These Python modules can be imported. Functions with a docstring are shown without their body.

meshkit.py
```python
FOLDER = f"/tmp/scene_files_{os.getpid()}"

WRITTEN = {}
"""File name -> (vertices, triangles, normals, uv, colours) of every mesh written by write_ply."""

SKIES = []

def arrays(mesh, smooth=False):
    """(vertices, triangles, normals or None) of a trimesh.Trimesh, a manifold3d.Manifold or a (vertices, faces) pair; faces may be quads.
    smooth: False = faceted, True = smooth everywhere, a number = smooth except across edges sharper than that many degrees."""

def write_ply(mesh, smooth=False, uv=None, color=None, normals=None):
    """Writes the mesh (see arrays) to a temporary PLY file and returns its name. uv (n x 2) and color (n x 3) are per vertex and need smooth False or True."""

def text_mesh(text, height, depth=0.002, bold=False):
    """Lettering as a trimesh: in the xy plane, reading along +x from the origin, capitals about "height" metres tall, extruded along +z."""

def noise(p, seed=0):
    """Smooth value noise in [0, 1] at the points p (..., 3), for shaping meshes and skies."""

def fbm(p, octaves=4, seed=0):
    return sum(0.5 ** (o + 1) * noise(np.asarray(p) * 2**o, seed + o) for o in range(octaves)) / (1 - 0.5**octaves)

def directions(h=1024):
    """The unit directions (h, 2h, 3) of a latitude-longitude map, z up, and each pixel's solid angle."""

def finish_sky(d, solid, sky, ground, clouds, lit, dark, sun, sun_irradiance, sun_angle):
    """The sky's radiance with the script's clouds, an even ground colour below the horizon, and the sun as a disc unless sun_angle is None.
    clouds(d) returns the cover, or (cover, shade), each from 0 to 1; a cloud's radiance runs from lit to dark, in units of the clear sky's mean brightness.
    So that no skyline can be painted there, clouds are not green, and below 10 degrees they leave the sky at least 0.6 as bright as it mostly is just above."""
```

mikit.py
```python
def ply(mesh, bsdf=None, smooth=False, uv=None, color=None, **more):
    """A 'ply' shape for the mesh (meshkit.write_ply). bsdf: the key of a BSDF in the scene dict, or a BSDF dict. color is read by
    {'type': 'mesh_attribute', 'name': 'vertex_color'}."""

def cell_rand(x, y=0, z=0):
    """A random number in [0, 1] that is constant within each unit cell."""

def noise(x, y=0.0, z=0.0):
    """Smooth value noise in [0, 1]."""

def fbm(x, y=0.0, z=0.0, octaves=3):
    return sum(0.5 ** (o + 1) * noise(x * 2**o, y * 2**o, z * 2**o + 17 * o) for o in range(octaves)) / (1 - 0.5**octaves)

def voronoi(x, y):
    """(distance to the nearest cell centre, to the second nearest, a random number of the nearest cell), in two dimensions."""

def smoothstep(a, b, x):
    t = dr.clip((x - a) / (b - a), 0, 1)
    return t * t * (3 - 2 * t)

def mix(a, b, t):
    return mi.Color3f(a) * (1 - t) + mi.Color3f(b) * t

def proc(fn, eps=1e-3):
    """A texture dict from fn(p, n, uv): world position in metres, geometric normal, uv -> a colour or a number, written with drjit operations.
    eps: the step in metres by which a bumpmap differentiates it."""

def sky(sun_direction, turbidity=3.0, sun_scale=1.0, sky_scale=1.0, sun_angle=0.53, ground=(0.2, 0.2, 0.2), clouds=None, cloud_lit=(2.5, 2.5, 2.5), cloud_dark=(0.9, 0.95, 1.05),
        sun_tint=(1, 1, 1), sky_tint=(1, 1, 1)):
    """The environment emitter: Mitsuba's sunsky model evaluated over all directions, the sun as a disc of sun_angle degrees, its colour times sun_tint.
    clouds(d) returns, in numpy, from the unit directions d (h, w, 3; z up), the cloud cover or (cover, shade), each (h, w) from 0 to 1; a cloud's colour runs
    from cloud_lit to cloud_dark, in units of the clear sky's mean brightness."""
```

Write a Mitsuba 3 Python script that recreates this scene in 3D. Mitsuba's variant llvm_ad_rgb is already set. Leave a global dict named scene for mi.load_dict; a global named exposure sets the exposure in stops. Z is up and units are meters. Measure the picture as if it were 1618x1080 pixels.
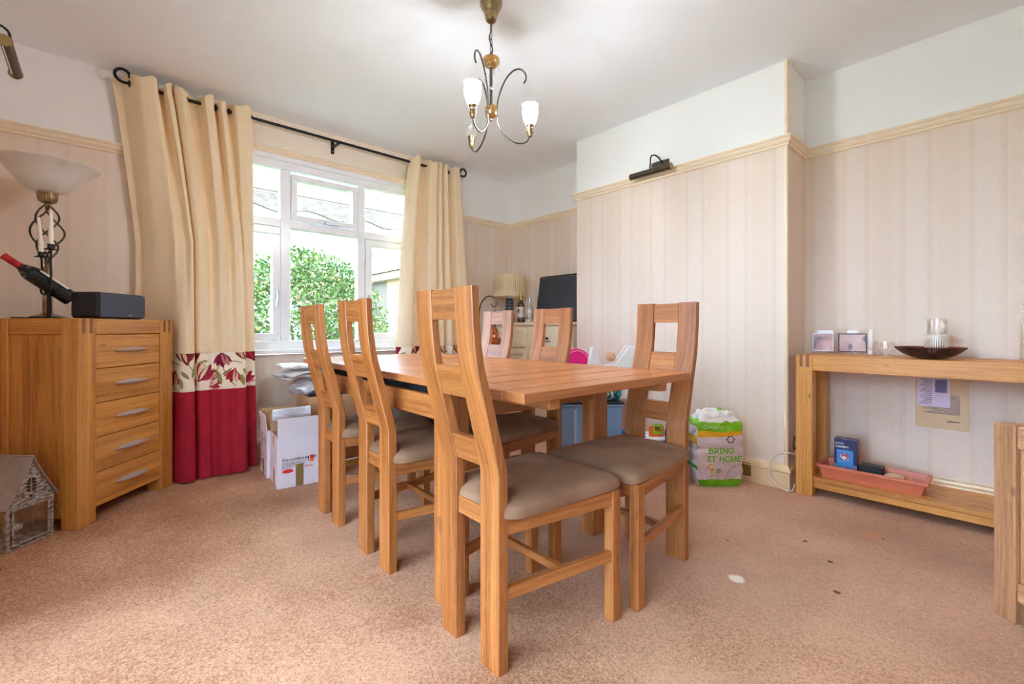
import math, random
import numpy as np, trimesh, drjit as dr, mitsuba as mi
import mikit, meshkit
from mikit import proc, noise, fbm, smoothstep, mix, cell_rand
from shapely.geometry import Polygon, box as sbox, Point
from shapely.ops import unary_union
from scipy.interpolate import PchipInterpolator, CubicSpline

random.seed(7); rng = np.random.default_rng(7)
T = mi.ScalarTransform4f
scene, labels = {}, {}

# ------------------------------------------------------------------ camera, sky, light, exposure
YAW = math.radians(47.72); CAMZ = 0.96; FPX = 714.2
FW = np.array([math.cos(YAW), math.sin(YAW), 0.0]); RT = np.array([math.sin(YAW), -math.cos(YAW), 0.0])
scene['camera'] = {'type': 'perspective', 'fov_axis': 'x', 'fov': math.degrees(2 * math.atan(809 / FPX)), 'near_clip': 0.02, 'far_clip': 200.0,
                   'principal_point_offset_x': 0.0, 'principal_point_offset_y': (540 - 518.2) / 1080,
                   'to_world': T().look_at(origin=[0, 0, CAMZ], target=[float(FW[0]), float(FW[1]), CAMZ], up=[0, 0, 1])}
def clouds(d):
    c = meshkit.fbm(d * 2.2, 4, 3)
    return np.ones(d.shape[:2]), np.clip((c - 0.35) * 1.2, 0, 1) * 0.5
SKY = 134.0
scene['sky'] = mikit.sky([-0.3, 0.5, 0.8], sun_scale=0.0, sky_scale=SKY, clouds=clouds, cloud_lit=(0.71, 0.97, 1.29), cloud_dark=(0.61, 0.84, 1.13), ground=(0.3, 0.3, 0.28))
LAMP = 270.0
WARM = (0.92, 0.98, 1.08)
exposure = -0.08

# ------------------------------------------------------------------ helpers
def srgb(r, g, b):
    return [((c / 255) / 12.92 if c / 255 <= 0.04045 else ((c / 255 + 0.055) / 1.055) ** 2.4) for c in (r, g, b)]
def rgb(c): return {'type': 'rgb', 'value': [float(x) for x in c]}
def C(*c): return mi.Color3f(*srgb(*c))
def mat(name, color, rough=0.5, metallic=0.0, spec=0.5, two=True, **kw):
    b = {'type': 'principled', 'base_color': color if isinstance(color, dict) else rgb(srgb(*color)), 'roughness': rough if isinstance(rough, dict) else float(rough), 'metallic': float(metallic), **kw}
    if not metallic: b['specular'] = float(spec)
    scene[name] = {'type': 'twosided', 'bsdf': b} if two else b
def bumped(name, scale):
    def f(texture):
        inner = scene[name]['bsdf']
        scene[name] = {'type': 'twosided', 'bsdf': {'type': 'bumpmap', 'arbitrary': texture, 'scale': scale, 'bsdf': inner}}
    return f
def numbered(key):
    if key not in scene and key not in labels: return key
    n = 1
    while f'{key}_{n:03d}' in scene or f'{key}_{n:03d}' in labels: n += 1
    return f'{key}_{n:03d}'
def thing(name, label, cat, group=None):
    k = numbered(name); labels[k] = {'label': label, 'category': cat}
    if group: labels[k]['group'] = group
    return k
def crease(mesh, deg):
    """Splits the vertices of the mesh along edges sharper than deg degrees, so that smooth shading keeps those edges."""
    from scipy.sparse import coo_matrix
    from scipy.sparse.csgraph import connected_components
    v, f = (np.asarray(mesh[0], float), np.asarray(mesh[1], int)) if isinstance(mesh, tuple) else (np.array(mesh.vertices), np.array(mesh.faces))
    n = np.cross(v[f[:, 1]] - v[f[:, 0]], v[f[:, 2]] - v[f[:, 0]]); n /= np.linalg.norm(n, axis=1, keepdims=True) + 1e-15
    _, idx = np.unique(np.round(v, 7), axis=0, return_inverse=True); c = idx.ravel()[f].ravel(); o = np.argsort(c, kind='stable'); cs = c[o]; I, J = [], []
    for k in range(1, 40):
        same = cs[k:] == cs[:-k]
        if not same.any(): break
        a, b = o[:-k][same], o[k:][same]; ok = (n[a // 3] * n[b // 3]).sum(1) > math.cos(math.radians(deg)); I.append(a[ok]); J.append(b[ok])
    I, J = (np.concatenate(x) if x else np.zeros(0, int) for x in (I, J))
    N, comp = connected_components(coo_matrix((np.ones(len(I)), (I, J)), shape=(len(c), len(c))), directed=False)
    V = np.zeros((N, 3)); V[comp] = v[f].reshape(-1, 3); return V, comp.reshape(-1, 3)
def put(parent, name, mesh, m, smooth=False, uv=None, label=None, M=None, **kw):
    k = numbered(f'{parent}__{name}' if parent else name)
    if isinstance(mesh, W): mesh, uv = (mesh.v, mesh.f), mesh.uv
    if smooth is not True and smooth and uv is None: mesh, smooth = crease(mesh, smooth), True
    if M is not None:
        if isinstance(mesh, tuple): mesh = (np.asarray(mesh[0]) @ M[:3, :3].T + M[:3, 3], mesh[1])
        else:
            mesh = mesh.copy(); mesh.apply_transform(M)
    scene[k] = mikit.ply(mesh, m, smooth, uv=uv, **kw)
    if label: labels[k] = {'label': label}
    return k
def solo(name, mesh, m, label, cat, group=None, **kw):
    k = put(None, name, mesh, m, **kw); labels[k] = {'label': label, 'category': cat}
    if group: labels[k]['group'] = group
    return k
def struct(name, mesh, m, parent=None, label=None, **kw):
    k = put(parent, name, mesh, m, **kw)
    if not parent:
        labels[k] = {'label': label, 'kind': 'structure'}
    return k
def hold(name, label):                                       # a piece of the setting with parts only
    labels[name] = {'label': label, 'kind': 'structure'}; return name
def bx(x0, x1, y0, y1, z0, z1, b=0.003):
    x0, x1 = min(x0, x1), max(x0, x1); y0, y1 = min(y0, y1), max(y0, y1); z0, z1 = min(z0, z1), max(z0, z1)
    if b <= 0:
        m = trimesh.creation.box([x1 - x0, y1 - y0, z1 - z0]); m.apply_translation([(x0 + x1) / 2, (y0 + y1) / 2, (z0 + z1) / 2]); return m
    b = min(b, (x1 - x0) / 2.2, (y1 - y0) / 2.2, (z1 - z0) / 2.2)
    p = []
    for X, sx in ((x0, 1), (x1, -1)):
        for Y, sy in ((y0, 1), (y1, -1)):
            for Z, sz in ((z0, 1), (z1, -1)):
                p += [(X + sx * b, Y + sy * b, Z), (X + sx * b, Y, Z + sz * b), (X, Y + sy * b, Z + sz * b)]
    return trimesh.convex.convex_hull(np.array(p))
def cat(*ms): return trimesh.util.concatenate([m for m in ms])
def hull(points): return trimesh.convex.convex_hull(np.array(points, float))
def prism(pts, z0, z1):
    m = trimesh.creation.extrude_polygon(pts if hasattr(pts, 'area') else Polygon(pts), z1 - z0, engine='earcut'); m.apply_translation([0, 0, z0]); return m
def tube(path, r, n=8, closed=False, caps=True):
    P = np.asarray(path, float); N = len(P); rr = np.broadcast_to(np.asarray(r, float), (N,))
    tn = np.roll(P, -1, 0) - np.roll(P, 1, 0) if closed else np.gradient(P, axis=0)
    tn /= np.linalg.norm(tn, axis=1, keepdims=True) + 1e-12
    a = np.array([0, 0, 1.0]) if abs(tn[0][2]) < 0.9 else np.array([1.0, 0, 0])
    u = np.cross(tn[0], a); u /= np.linalg.norm(u); V = []
    th = np.arange(n) * 2 * np.pi / n
    for i in range(N):
        u = u - tn[i] * (u @ tn[i]); u /= np.linalg.norm(u); w = np.cross(tn[i], u)
        V.append(P[i] + rr[i] * (np.cos(th)[:, None] * u + np.sin(th)[:, None] * w))
    V = np.concatenate(V); F = []
    for i in range(N if closed else N - 1):
        j = (i + 1) % N
        for k in range(n):
            l = (k + 1) % n
            F += [(i * n + k, i * n + l, j * n + l), (i * n + k, j * n + l, j * n + k)]
    if caps and not closed:
        for base, c, fl in ((0, P[0], 1), ((N - 1) * n, P[-1], 0)):
            V = np.vstack([V, c]); q = len(V) - 1
            for k in range(n):
                l = (k + 1) % n
                F.append((base + l, base + k, q) if fl else (base + k, base + l, q))
    return trimesh.Trimesh(V, np.array(F), process=False)
def spline(pts, n=40, closed=False):
    P = np.asarray(pts, float)
    if closed: P = np.vstack([P, P[:1]])
    t = np.r_[0, np.cumsum(np.linalg.norm(np.diff(P, axis=0), axis=1))]
    cs = CubicSpline(t, P, bc_type='periodic' if closed else 'natural')
    return cs(np.linspace(0, t[-1], n + closed)[:n])
def lathe(prof, n=32, closed=False):
    pr = np.asarray(prof, float); th = np.arange(n) * 2 * np.pi / n; N = len(pr)
    V = np.stack([pr[:, 0, None] * np.cos(th), pr[:, 0, None] * np.sin(th), np.repeat(pr[:, 1, None], n, 1)], -1).reshape(-1, 3); F = []
    for i in range(N if closed else N - 1):
        j = (i + 1) % N
        for k in range(n):
            l = (k + 1) % n
            if pr[i, 0] > 1e-9: F.append((i * n + k, i * n + l, j * n + (l if pr[j, 0] > 1e-9 else k)))
            if pr[j, 0] > 1e-9: F.append((i * n + (l if pr[i, 0] > 1e-9 else k), j * n + l, j * n + k))
    return trimesh.Trimesh(V, np.array(F), process=False)
def fine(prof, n=40):
    p = np.asarray(prof, float); t = np.r_[0, np.cumsum(np.linalg.norm(np.diff(p, axis=0), axis=1))]; q = np.linspace(0, t[-1], n)
    return np.stack([PchipInterpolator(t, p[:, 0])(q), PchipInterpolator(t, p[:, 1])(q)], 1)
def cyl(r, z0, z1, n=24, b=0.0):
    b = min(b, r / 2)
    return lathe([(0, z0), (r - b, z0), (r, z0 + b), (r, z1 - b), (r - b, z1), (0, z1)] if b else [(0, z0), (r, z0), (r, z1), (0, z1)], n)
def mv(m, x=0, y=0, z=0):
    m = m.copy(); m.apply_translation([x, y, z]); return m
def ball(r, c=(0, 0, 0), sub=2, s=(1, 1, 1)):
    m = trimesh.creation.icosphere(subdivisions=sub, radius=r); m.apply_scale(s); m.apply_translation(c); return m
def frame(o, ex):                                            # local x along ex (in plan), y to its left, z up
    ex = np.array([ex[0], ex[1], 0.0]); ex /= np.linalg.norm(ex); ey = np.array([-ex[1], ex[0], 0])
    M = np.eye(4); M[:3, 0], M[:3, 1], M[:3, 3] = ex, ey, (o[0], o[1], o[2] if len(o) > 2 else 0); return M
def axes(o, X, Y, Z):
    M = np.eye(4); M[:3, 0], M[:3, 1], M[:3, 2], M[:3, 3] = X, Y, Z, o; return M
def rotx(a): c, s = math.cos(a), math.sin(a); return np.array([[1, 0, 0, 0], [0, c, -s, 0], [0, s, c, 0], [0, 0, 0, 1.0]])
def roty(a): c, s = math.cos(a), math.sin(a); return np.array([[c, 0, s, 0], [0, 1, 0, 0], [-s, 0, c, 0], [0, 0, 0, 1.0]])
def rotz(a): c, s = math.cos(a), math.sin(a); return np.array([[c, -s, 0, 0], [s, c, 0, 0], [0, 0, 1, 0], [0, 0, 0, 1.0]])
def tr(x, y, z): M = np.eye(4); M[:3, 3] = (x, y, z); return M
def text(s, h, depth, bold=False):
    m = meshkit.text_mesh(s, h, depth, bold); return m
class W:
    """A mesh in local coordinates with wood-grain uv: u along the grain axis, v across it; every piece has its own block of the grain."""
    count = 0
    def __init__(self, mesh, axis):
        W.count += 1
        t = mesh.vertices[mesh.faces]; n = np.abs(np.cross(t[:, 1] - t[:, 0], t[:, 2] - t[:, 0])); d = n.argmax(1)
        uv = np.zeros((len(t), 3, 2)); oth = [a for a in range(3) if a != axis]
        for k in range(3):
            s = d == k
            if k == axis: uv[s] = np.stack([t[s][..., oth[0]] * 0.3, t[s][..., oth[1]]], -1)
            else:
                a = [q for q in oth if q != k][0]
                uv[s] = np.stack([t[s][..., axis], t[s][..., a] + 0.37 * t[s][..., k]], -1)
        uv[..., 0] += 12 * W.count + 6; uv[..., 1] += 5
        self.v, self.f, self.uv = t.reshape(-1, 3), np.arange(len(t) * 3).reshape(-1, 3), uv.reshape(-1, 2)
def sheet(V, nu, nv, th, uv=None):
    """A grid of points (nu x nv) made into a closed sheet th thick along its normals; returns mesh, uv."""
    V = V.reshape(nu, nv, 3); du = np.gradient(V, axis=0); dv = np.gradient(V, axis=1)
    n = np.cross(du, dv); n /= np.linalg.norm(n, axis=2, keepdims=True) + 1e-12
    A, B = (V + n * th / 2).reshape(-1, 3), (V - n * th / 2).reshape(-1, 3); N = nu * nv
    i, j = np.meshgrid(np.arange(nu - 1), np.arange(nv - 1), indexing='ij'); a = (i * nv + j).ravel(); b = a + nv; c = b + 1; d = a + 1
    F = np.vstack([np.stack([a, b, c], 1), np.stack([a, c, d], 1)])
    F = np.vstack([F, F[:, ::-1] + N])
    rim = np.r_[np.arange(nv), np.arange(1, nu) * nv + nv - 1, (nu - 1) * nv + np.arange(nv - 2, -1, -1), np.arange(nu - 2, 0, -1) * nv]
    r2 = np.roll(rim, -1)
    F = np.vstack([F, np.stack([rim, r2 + N, r2], 1)[:, ::-1], np.stack([rim, rim + N, r2 + N], 1)[:, ::-1]])
    m = trimesh.Trimesh(np.vstack([A, B]), F, process=False)
    return (m, np.vstack([uv, uv])) if uv is not None else m

# ------------------------------------------------------------------ materials
def wood(name, dark, mid, light, rough, coat=0.0):
    a, b, c = C(*dark), C(*mid), C(*light)
    def fn(p, n, uv):
        u, v = uv.x, uv.y
        k = dr.floor(u / 12); tone = cell_rand(k, 3)
        wv = v + 0.012 * noise(u * 2.3, v * 6, k) + 0.05 * tone
        ring = noise(u * 1.3 + 7 * tone, wv * 34, k)
        line = noise(u * 5, wv * 170, k + 5)
        fine = noise(u * 34, v * 620, k)
        t = 0.5 + 0.42 * (ring - .5) + 0.30 * (line - .5) + 0.22 * (fine - .5)
        col = mix(mix(a, b, smoothstep(0.12, 0.5, t)), c, smoothstep(0.42, 0.85, t))
        kn = smoothstep(0.965, 0.99, noise(u * 7 + 3 * k, v * 16, k + 9))
        return mix(col * (0.86 + 0.26 * tone), C(80, 44, 20), kn * 0.4)
    kw = dict(clearcoat=coat, clearcoat_gloss=0.55) if coat else {}
    mat(name, proc(fn), rough, spec=0.5, **kw)
wood('oak', (116, 62, 24), (152, 88, 38), (172, 108, 54), 0.38, 1.0)
wood('oak_table', (156, 90, 46), (173, 105, 57), (184, 117, 67), 0.27, 1.0)
wood('oak_chest', (154, 90, 34), (186, 122, 52), (204, 144, 72), 0.4)
wood('oak_sideboard', (140, 92, 60), (172, 122, 84), (192, 146, 108), 0.4)
mat('oak_end', (128, 74, 40), 0.5); mat('groove_brown', (62, 34, 18), 0.8)
def paper_fn(coord):
    def fn(p, n, uv):
        s = p.y if coord == 'y' else p.x
        P_ = 0.277
        ph = (s - 0.292) / P_; ph = (ph - dr.floor(ph)) * P_
        base = C(225, 207, 190)
        band = smoothstep(0.155, 0.160, ph) * (1 - smoothstep(0.243, 0.248, ph))
        band2 = smoothstep(0.020, 0.024, ph) * (1 - smoothstep(0.092, 0.096, ph))
        def tri(c):
            q = ph - c; q = dr.minimum(dr.abs(q), dr.abs(q - P_)); w = mi.Float(0)
            for o in (0.0, 0.0075): w = dr.maximum(w, 1 - smoothstep(0.0012, 0.0026, dr.abs(q - o)))
            return w
        lines = dr.maximum(tri(0.0), tri(0.1155))
        col = mix(base, C(221, 199, 178), band * 0.3)
        col = mix(col, C(231, 219, 209), band2 * 0.2)
        col = mix(col, C(214, 188, 166), lines * 0.55)
        return col * (0.985 + 0.03 * noise(p.x * 60 + p.y * 60, p.z * 60))
    return fn
mat('wallpaper_x', proc(paper_fn('x')), 0.6, spec=0.3)
mat('wallpaper_y', proc(paper_fn('y')), 0.6, spec=0.3)
mat('paint_white', (236, 235, 232), 0.7, spec=0.2)
mat('paint_ceiling', (232, 235, 238), 0.8, spec=0.2)
mat('paint_cream', (236, 217, 190), 0.35)
mat('paint_skirting', (226, 200, 158), 0.35)
mat('paint_header', (236, 222, 204), 0.6)
mat('upvc', (240, 242, 245), 0.25)
mat('plain_white', (238, 236, 232), 0.55)
scene['pane'] = {'type': 'thindielectric', 'int_ior': 1.5, 'specular_reflectance': rgb((0.6, 0.6, 0.6))}
def carpet_fn(p, n, uv):
    f = noise(p.x * 420, p.y * 420); g = noise(p.x * 170, p.y * 170, 3); w = fbm(p.x * 2.6, p.y * 2.6, 2.0, 4); w2 = noise(p.x * 0.9, p.y * 0.9, 8)
    t = 0.5 + 0.35 * (f - .5) + 0.22 * (g - .5) + 0.5 * (w - .5)
    col = mix(C(134, 86, 56), C(196, 150, 118), smoothstep(0.2, 0.8, t))
    col = mix(col, C(192, 152, 130), 0.4 * smoothstep(0.35, 0.75, w2))
    def spot(x, y, r, c, col, k):
        d = dr.sqrt(dr.square(p.x - x) + dr.square(p.y - y)) + 0.012 * (noise(p.x * 60, p.y * 60, x) - 0.5)
        return mix(col, C(*c), k * (1 - smoothstep(r * 0.6, r, d)))
    col = spot(1.804, 0.701, 0.034, (238, 226, 205), col, 0.9)
    col = spot(1.79, 0.68, 0.05, (110, 70, 45), col, 0.0)
    for x, y in ((2.219, 0.495), (2.637, 0.387), (1.98, 0.42), (2.35, 0.62), (2.1, 0.86)):
        col = spot(x, y, 0.012, (60, 40, 32), col, 0.8)
    col = spot(2.65, 0.42, 0.06, (190, 120, 80), col, 0.35)
    return col
mat('carpet', proc(carpet_fn), 0.95, spec=0.1)
bumped('carpet', 0.6)(proc(lambda p, n, uv: 0.0022 * noise(p.x * 420, p.y * 420) + 0.002 * noise(p.x * 170, p.y * 170, 3), eps=1.5e-3))
def seat_fn(p, n, uv):
    w = fbm(p.x * 7, p.y * 7, p.z * 7, 3); f = noise(p.x * 700, p.y * 700, p.z * 700)
    return mix(C(110, 78, 56), C(144, 108, 82), smoothstep(0.3, 0.7, w) * 0.7 + 0.3 * f)
mat('seat_fabric', proc(seat_fn), 0.85, spec=0.2, sheen=0.6, sheen_tint=0.3)
mat('cream_fabric', proc(lambda p, n, uv: mix(C(226, 202, 166), C(238, 217, 184), 0.5 * noise(uv.x * 500, uv.y * 30) + 0.5 * noise(uv.x * 40, uv.y * 700))), 0.8, spec=0.2, sheen=0.3)
def velvet_fn(p, n, uv):
    r = dr.sin(uv.y * 520) * dr.sin(uv.x * 520 + 1.5 * dr.floor(uv.y * 83))
    return mix(C(128, 10, 26), C(168, 22, 40), 0.5 + 0.35 * r) * (0.85 + 0.3 * noise(uv.x * 20, uv.y * 20))
mat('red_fabric', proc(velvet_fn), 0.75, spec=0.25, sheen=0.5)
def floral_fn(p, n, uv):
    u, v = uv.x, uv.y
    U = u / 0.46; U = (U - dr.floor(U)) * 0.46
    col = C(240, 226, 204)
    def ell(cx, cy, a, b, ang, c, k=1.0, vein=0.0):
        nonlocal col
        d0 = u * 0 + U - cx; d0 = d0 - 0.46 * dr.round(d0 / 0.46)
        dx = d0 * math.cos(ang) + (v - cy) * math.sin(ang); dy = -d0 * math.sin(ang) + (v - cy) * math.cos(ang)
        # pointed petal: an ellipse pinched towards its ends
        e = dr.abs(dx) / a; f = dr.abs(dy) / (b * dr.maximum(0.05, 1 - e * e))
        m = (1 - smoothstep(0.8, 1.0, f)) * (1 - smoothstep(0.9, 1.0, e))
        tone = mix(mi.Color3f(*srgb(*c)) * 0.6, mi.Color3f(*srgb(*c)) * 1.25, noise(dx * 110, dy * 420, cx * 40))
        col = mix(col, tone, m * k)
    def stem(cx, cy, L, ang, bend, c=(126, 120, 62)):
        nonlocal col
        d0 = U - cx; d0 = d0 - 0.46 * dr.round(d0 / 0.46)
        s = d0 * math.cos(ang) + (v - cy) * math.sin(ang); q = -d0 * math.sin(ang) + (v - cy) * math.cos(ang) - bend * dr.sin(dr.clip(s / L, 0, 1) * math.pi)
        m = (1 - smoothstep(0.0018, 0.0032, dr.abs(q))) * dr.select((s > 0) & (s < L), 1.0, 0.0)
        col = mix(col, C(*c), m)
    def leaf(cx, cy, a, b, ang): ell(cx, cy, a, b, ang, (142, 134, 76))
    def tulip(cx, cy, s0, ang, c1=(142, 22, 40), c2=(196, 92, 92), c3=(226, 188, 160)):
        for da, aa, bb, c in ((-0.75, .040, .014, c2), (0.75, .040, .014, c1), (-0.42, .044, .017, c1), (0.45, .046, .016, c3), (0.0, .048, .018, c1), (0.18, .036, .007, c3)):
            A = ang + da; s = s0 * 1.32
            ell(cx + s * 0.030 * math.cos(A), cy + s * 0.030 * math.sin(A), s * aa, s * bb, A, c)
    B0 = 0.565
    stem(0.03, B0 + 0.14, 0.13, -0.2, 0.02); stem(0.16, B0 + 0.03, 0.19, 1.2, 0.03); stem(0.19, B0 + 0.15, 0.12, 0.1, 0.02); stem(0.38, B0 + 0.05, 0.14, 1.9, -0.02); stem(0.27, B0 + 0.01, 0.18, 2.0, 0.02)
    for q in ((0.17, B0 + 0.075, .055, .020, 1.9), (0.155, B0 + 0.05, .05, .017, 1.2), (0.31, B0 + 0.05, .04, .016, 1.8), (0.335, B0 + 0.10, .035, .013, 2.3), (0.07, B0 + 0.175, .03, .012, 0.4), (0.385, B0 + 0.13, .055, .012, 1.3), (0.22, B0 + 0.11, .04, .008, 0.6), (0.42, B0 + 0.06, .045, .014, 2.0)): leaf(*q)
    tulip(0.055, B0 + 0.07, 1.15, 0.9, (150, 40, 58), (200, 120, 118), (232, 206, 176)); tulip(0.02, B0 + 0.185, 1.0, 1.9, (120, 12, 32), (140, 24, 44), (160, 40, 60)); tulip(0.19, B0 + 0.225, 0.9, -1.5, (116, 20, 48), (140, 40, 66), (180, 110, 110))
    tulip(0.265, B0 + 0.115, 0.85, -1.9, (146, 28, 40), (186, 80, 78), (224, 180, 150)); tulip(0.345, B0 + 0.185, 1.25, 1.7, (110, 34, 34), (170, 110, 92), (214, 176, 140)); tulip(0.405, B0 + 0.03, 0.95, 0.8, (156, 36, 58), (208, 120, 126), (236, 206, 190))
    tulip(0.115, B0 + 0.02, 0.7, 0.3, (160, 44, 66), (214, 130, 134), (236, 206, 190))
    return col
mat('floral_fabric', proc(floral_fn), 0.8, spec=0.2)
mat('black_iron', (34, 32, 31), 0.4, 0.6)
mat('bronze', (96, 84, 72), 0.34, 0.9)
mat('antique_brass', (158, 132, 92), 0.28, 1.0)
mat('polished_brass', (206, 160, 84), 0.2, 1.0)
mat('steel', (196, 198, 208), 0.35, 0.7)
mat('dark_steel', (110, 106, 100), 0.32, 1.0)
mat('black_plastic', (18, 18, 20), 0.35)
mat('grille_grey', (58, 60, 72), 0.55)
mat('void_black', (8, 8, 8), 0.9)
mat('candle_wax', (240, 234, 222), 0.5, spec=0.3)
mat('bottle_glass_dark', (10, 12, 10), 0.08)
mat('foil_red', (196, 24, 20), 0.3)
mat('label_paper', (226, 216, 208), 0.6)
mat('glass_shade', (230, 228, 224), 0.4, spec=0.4)
scene['clear_glass'] = {'type': 'thindielectric', 'int_ior': 1.5}
scene['crystal'] = {'type': 'dielectric', 'int_ior': 1.5}
mat('cream_furniture', (226, 212, 180), 0.4)
mat('lamp_linen', (226, 204, 164), 0.8, spec=0.1)
mat('navy_glaze', (24, 30, 42), 0.15)
mat('grey_glaze', (140, 150, 156), 0.2)
mat('copper', (206, 120, 78), 0.25, 1.0)
mat('chalkboard', (44, 45, 48), 0.6)
mat('card_white', (226, 216, 220), 0.6)
mat('card_brown', (176, 132, 92), 0.75)
mat('tape_brown', (128, 98, 56), 0.3)
mat('ink_dark', (52, 48, 54), 0.6)
mat('ink_red', (204, 34, 34), 0.5)
mat('ink_orange', (222, 92, 40), 0.5)
mat('ink_grey', (128, 118, 124), 0.6)
mat('mailer_white', (236, 238, 242), 0.3)
mat('mailer_grey', (218, 218, 220), 0.3)
mat('bubble_film', (222, 222, 230), 0.2)
mat('magenta_plastic', (222, 20, 116), 0.35)
mat('pale_pink', (244, 150, 196), 0.4)
mat('white_plastic', (240, 240, 238), 0.3)
mat('tan_ball', (196, 150, 112), 0.6)
mat('teal_film', (52, 178, 196), 0.3)
mat('dark_green', (12, 74, 66), 0.45)
mat('blue_plastic', (132, 178, 226), 0.2)
mat('blue_pale_plastic', (196, 214, 236), 0.2)
mat('toy_blue', (30, 118, 170), 0.5)
mat('toy_orange', (232, 112, 34), 0.5)
mat('toy_green', (150, 190, 52), 0.5)
mat('paper_pale', (226, 234, 242), 0.6)
mat('navy_cloth', (38, 44, 76), 0.8)
mat('lilac_cloth', (110, 104, 136), 0.8)
mat('terracotta_plastic', (196, 104, 74), 0.4)
mat('coaster_navy', (24, 34, 82), 0.3)
mat('coaster_blue', (58, 132, 196), 0.35)
mat('coaster_slate', (92, 112, 142), 0.4)
mat('leather_black', (26, 26, 26), 0.45)
mat("paper_cream", (220, 190, 150), 0.7)
mat('paper_lilac', (222, 208, 228), 0.7)
mat('paper_tan', (200, 158, 106), 0.7)
mat('bowl_black', (28, 22, 22), 0.25)
mat('bowl_red', (128, 34, 26), 0.15)
mat('socket_brass', (150, 120, 66), 0.3, 1.0)
mat('cable_white', (222, 214, 198), 0.4)
mat('galvanised', proc(lambda p, n, uv: mix(C(104, 92, 84), C(186, 174, 164), smoothstep(0.25, 0.7, fbm(p.x * 90, p.y * 90, p.z * 120, 3)))), 0.55, 0.3)
mat('roof_metal', proc(lambda p, n, uv: mix(C(156, 142, 132), C(180, 168, 158), fbm(p.x * 30, p.y * 30, p.z * 30, 3))), 0.45, 0.4)
mat('wood_fascia', proc(lambda p, n, uv: mix(C(128, 112, 96), C(150, 134, 116), fbm(p.x * 5, p.y * 20, p.z * 40, 3))), 0.7)
mat('beam_rough', proc(lambda p, n, uv: mix(C(92, 81, 70), C(136, 121, 105), fbm(p.x * 18, p.y * 18, p.z * 30, 4))), 0.8)
mat('render_cream', (168, 136, 96), 0.8)
mat('render_grey', (98, 88, 76), 0.8)
mat('lawn', (100, 112, 80), 0.9)
mat('bark', (96, 84, 66), 0.9)
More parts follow.
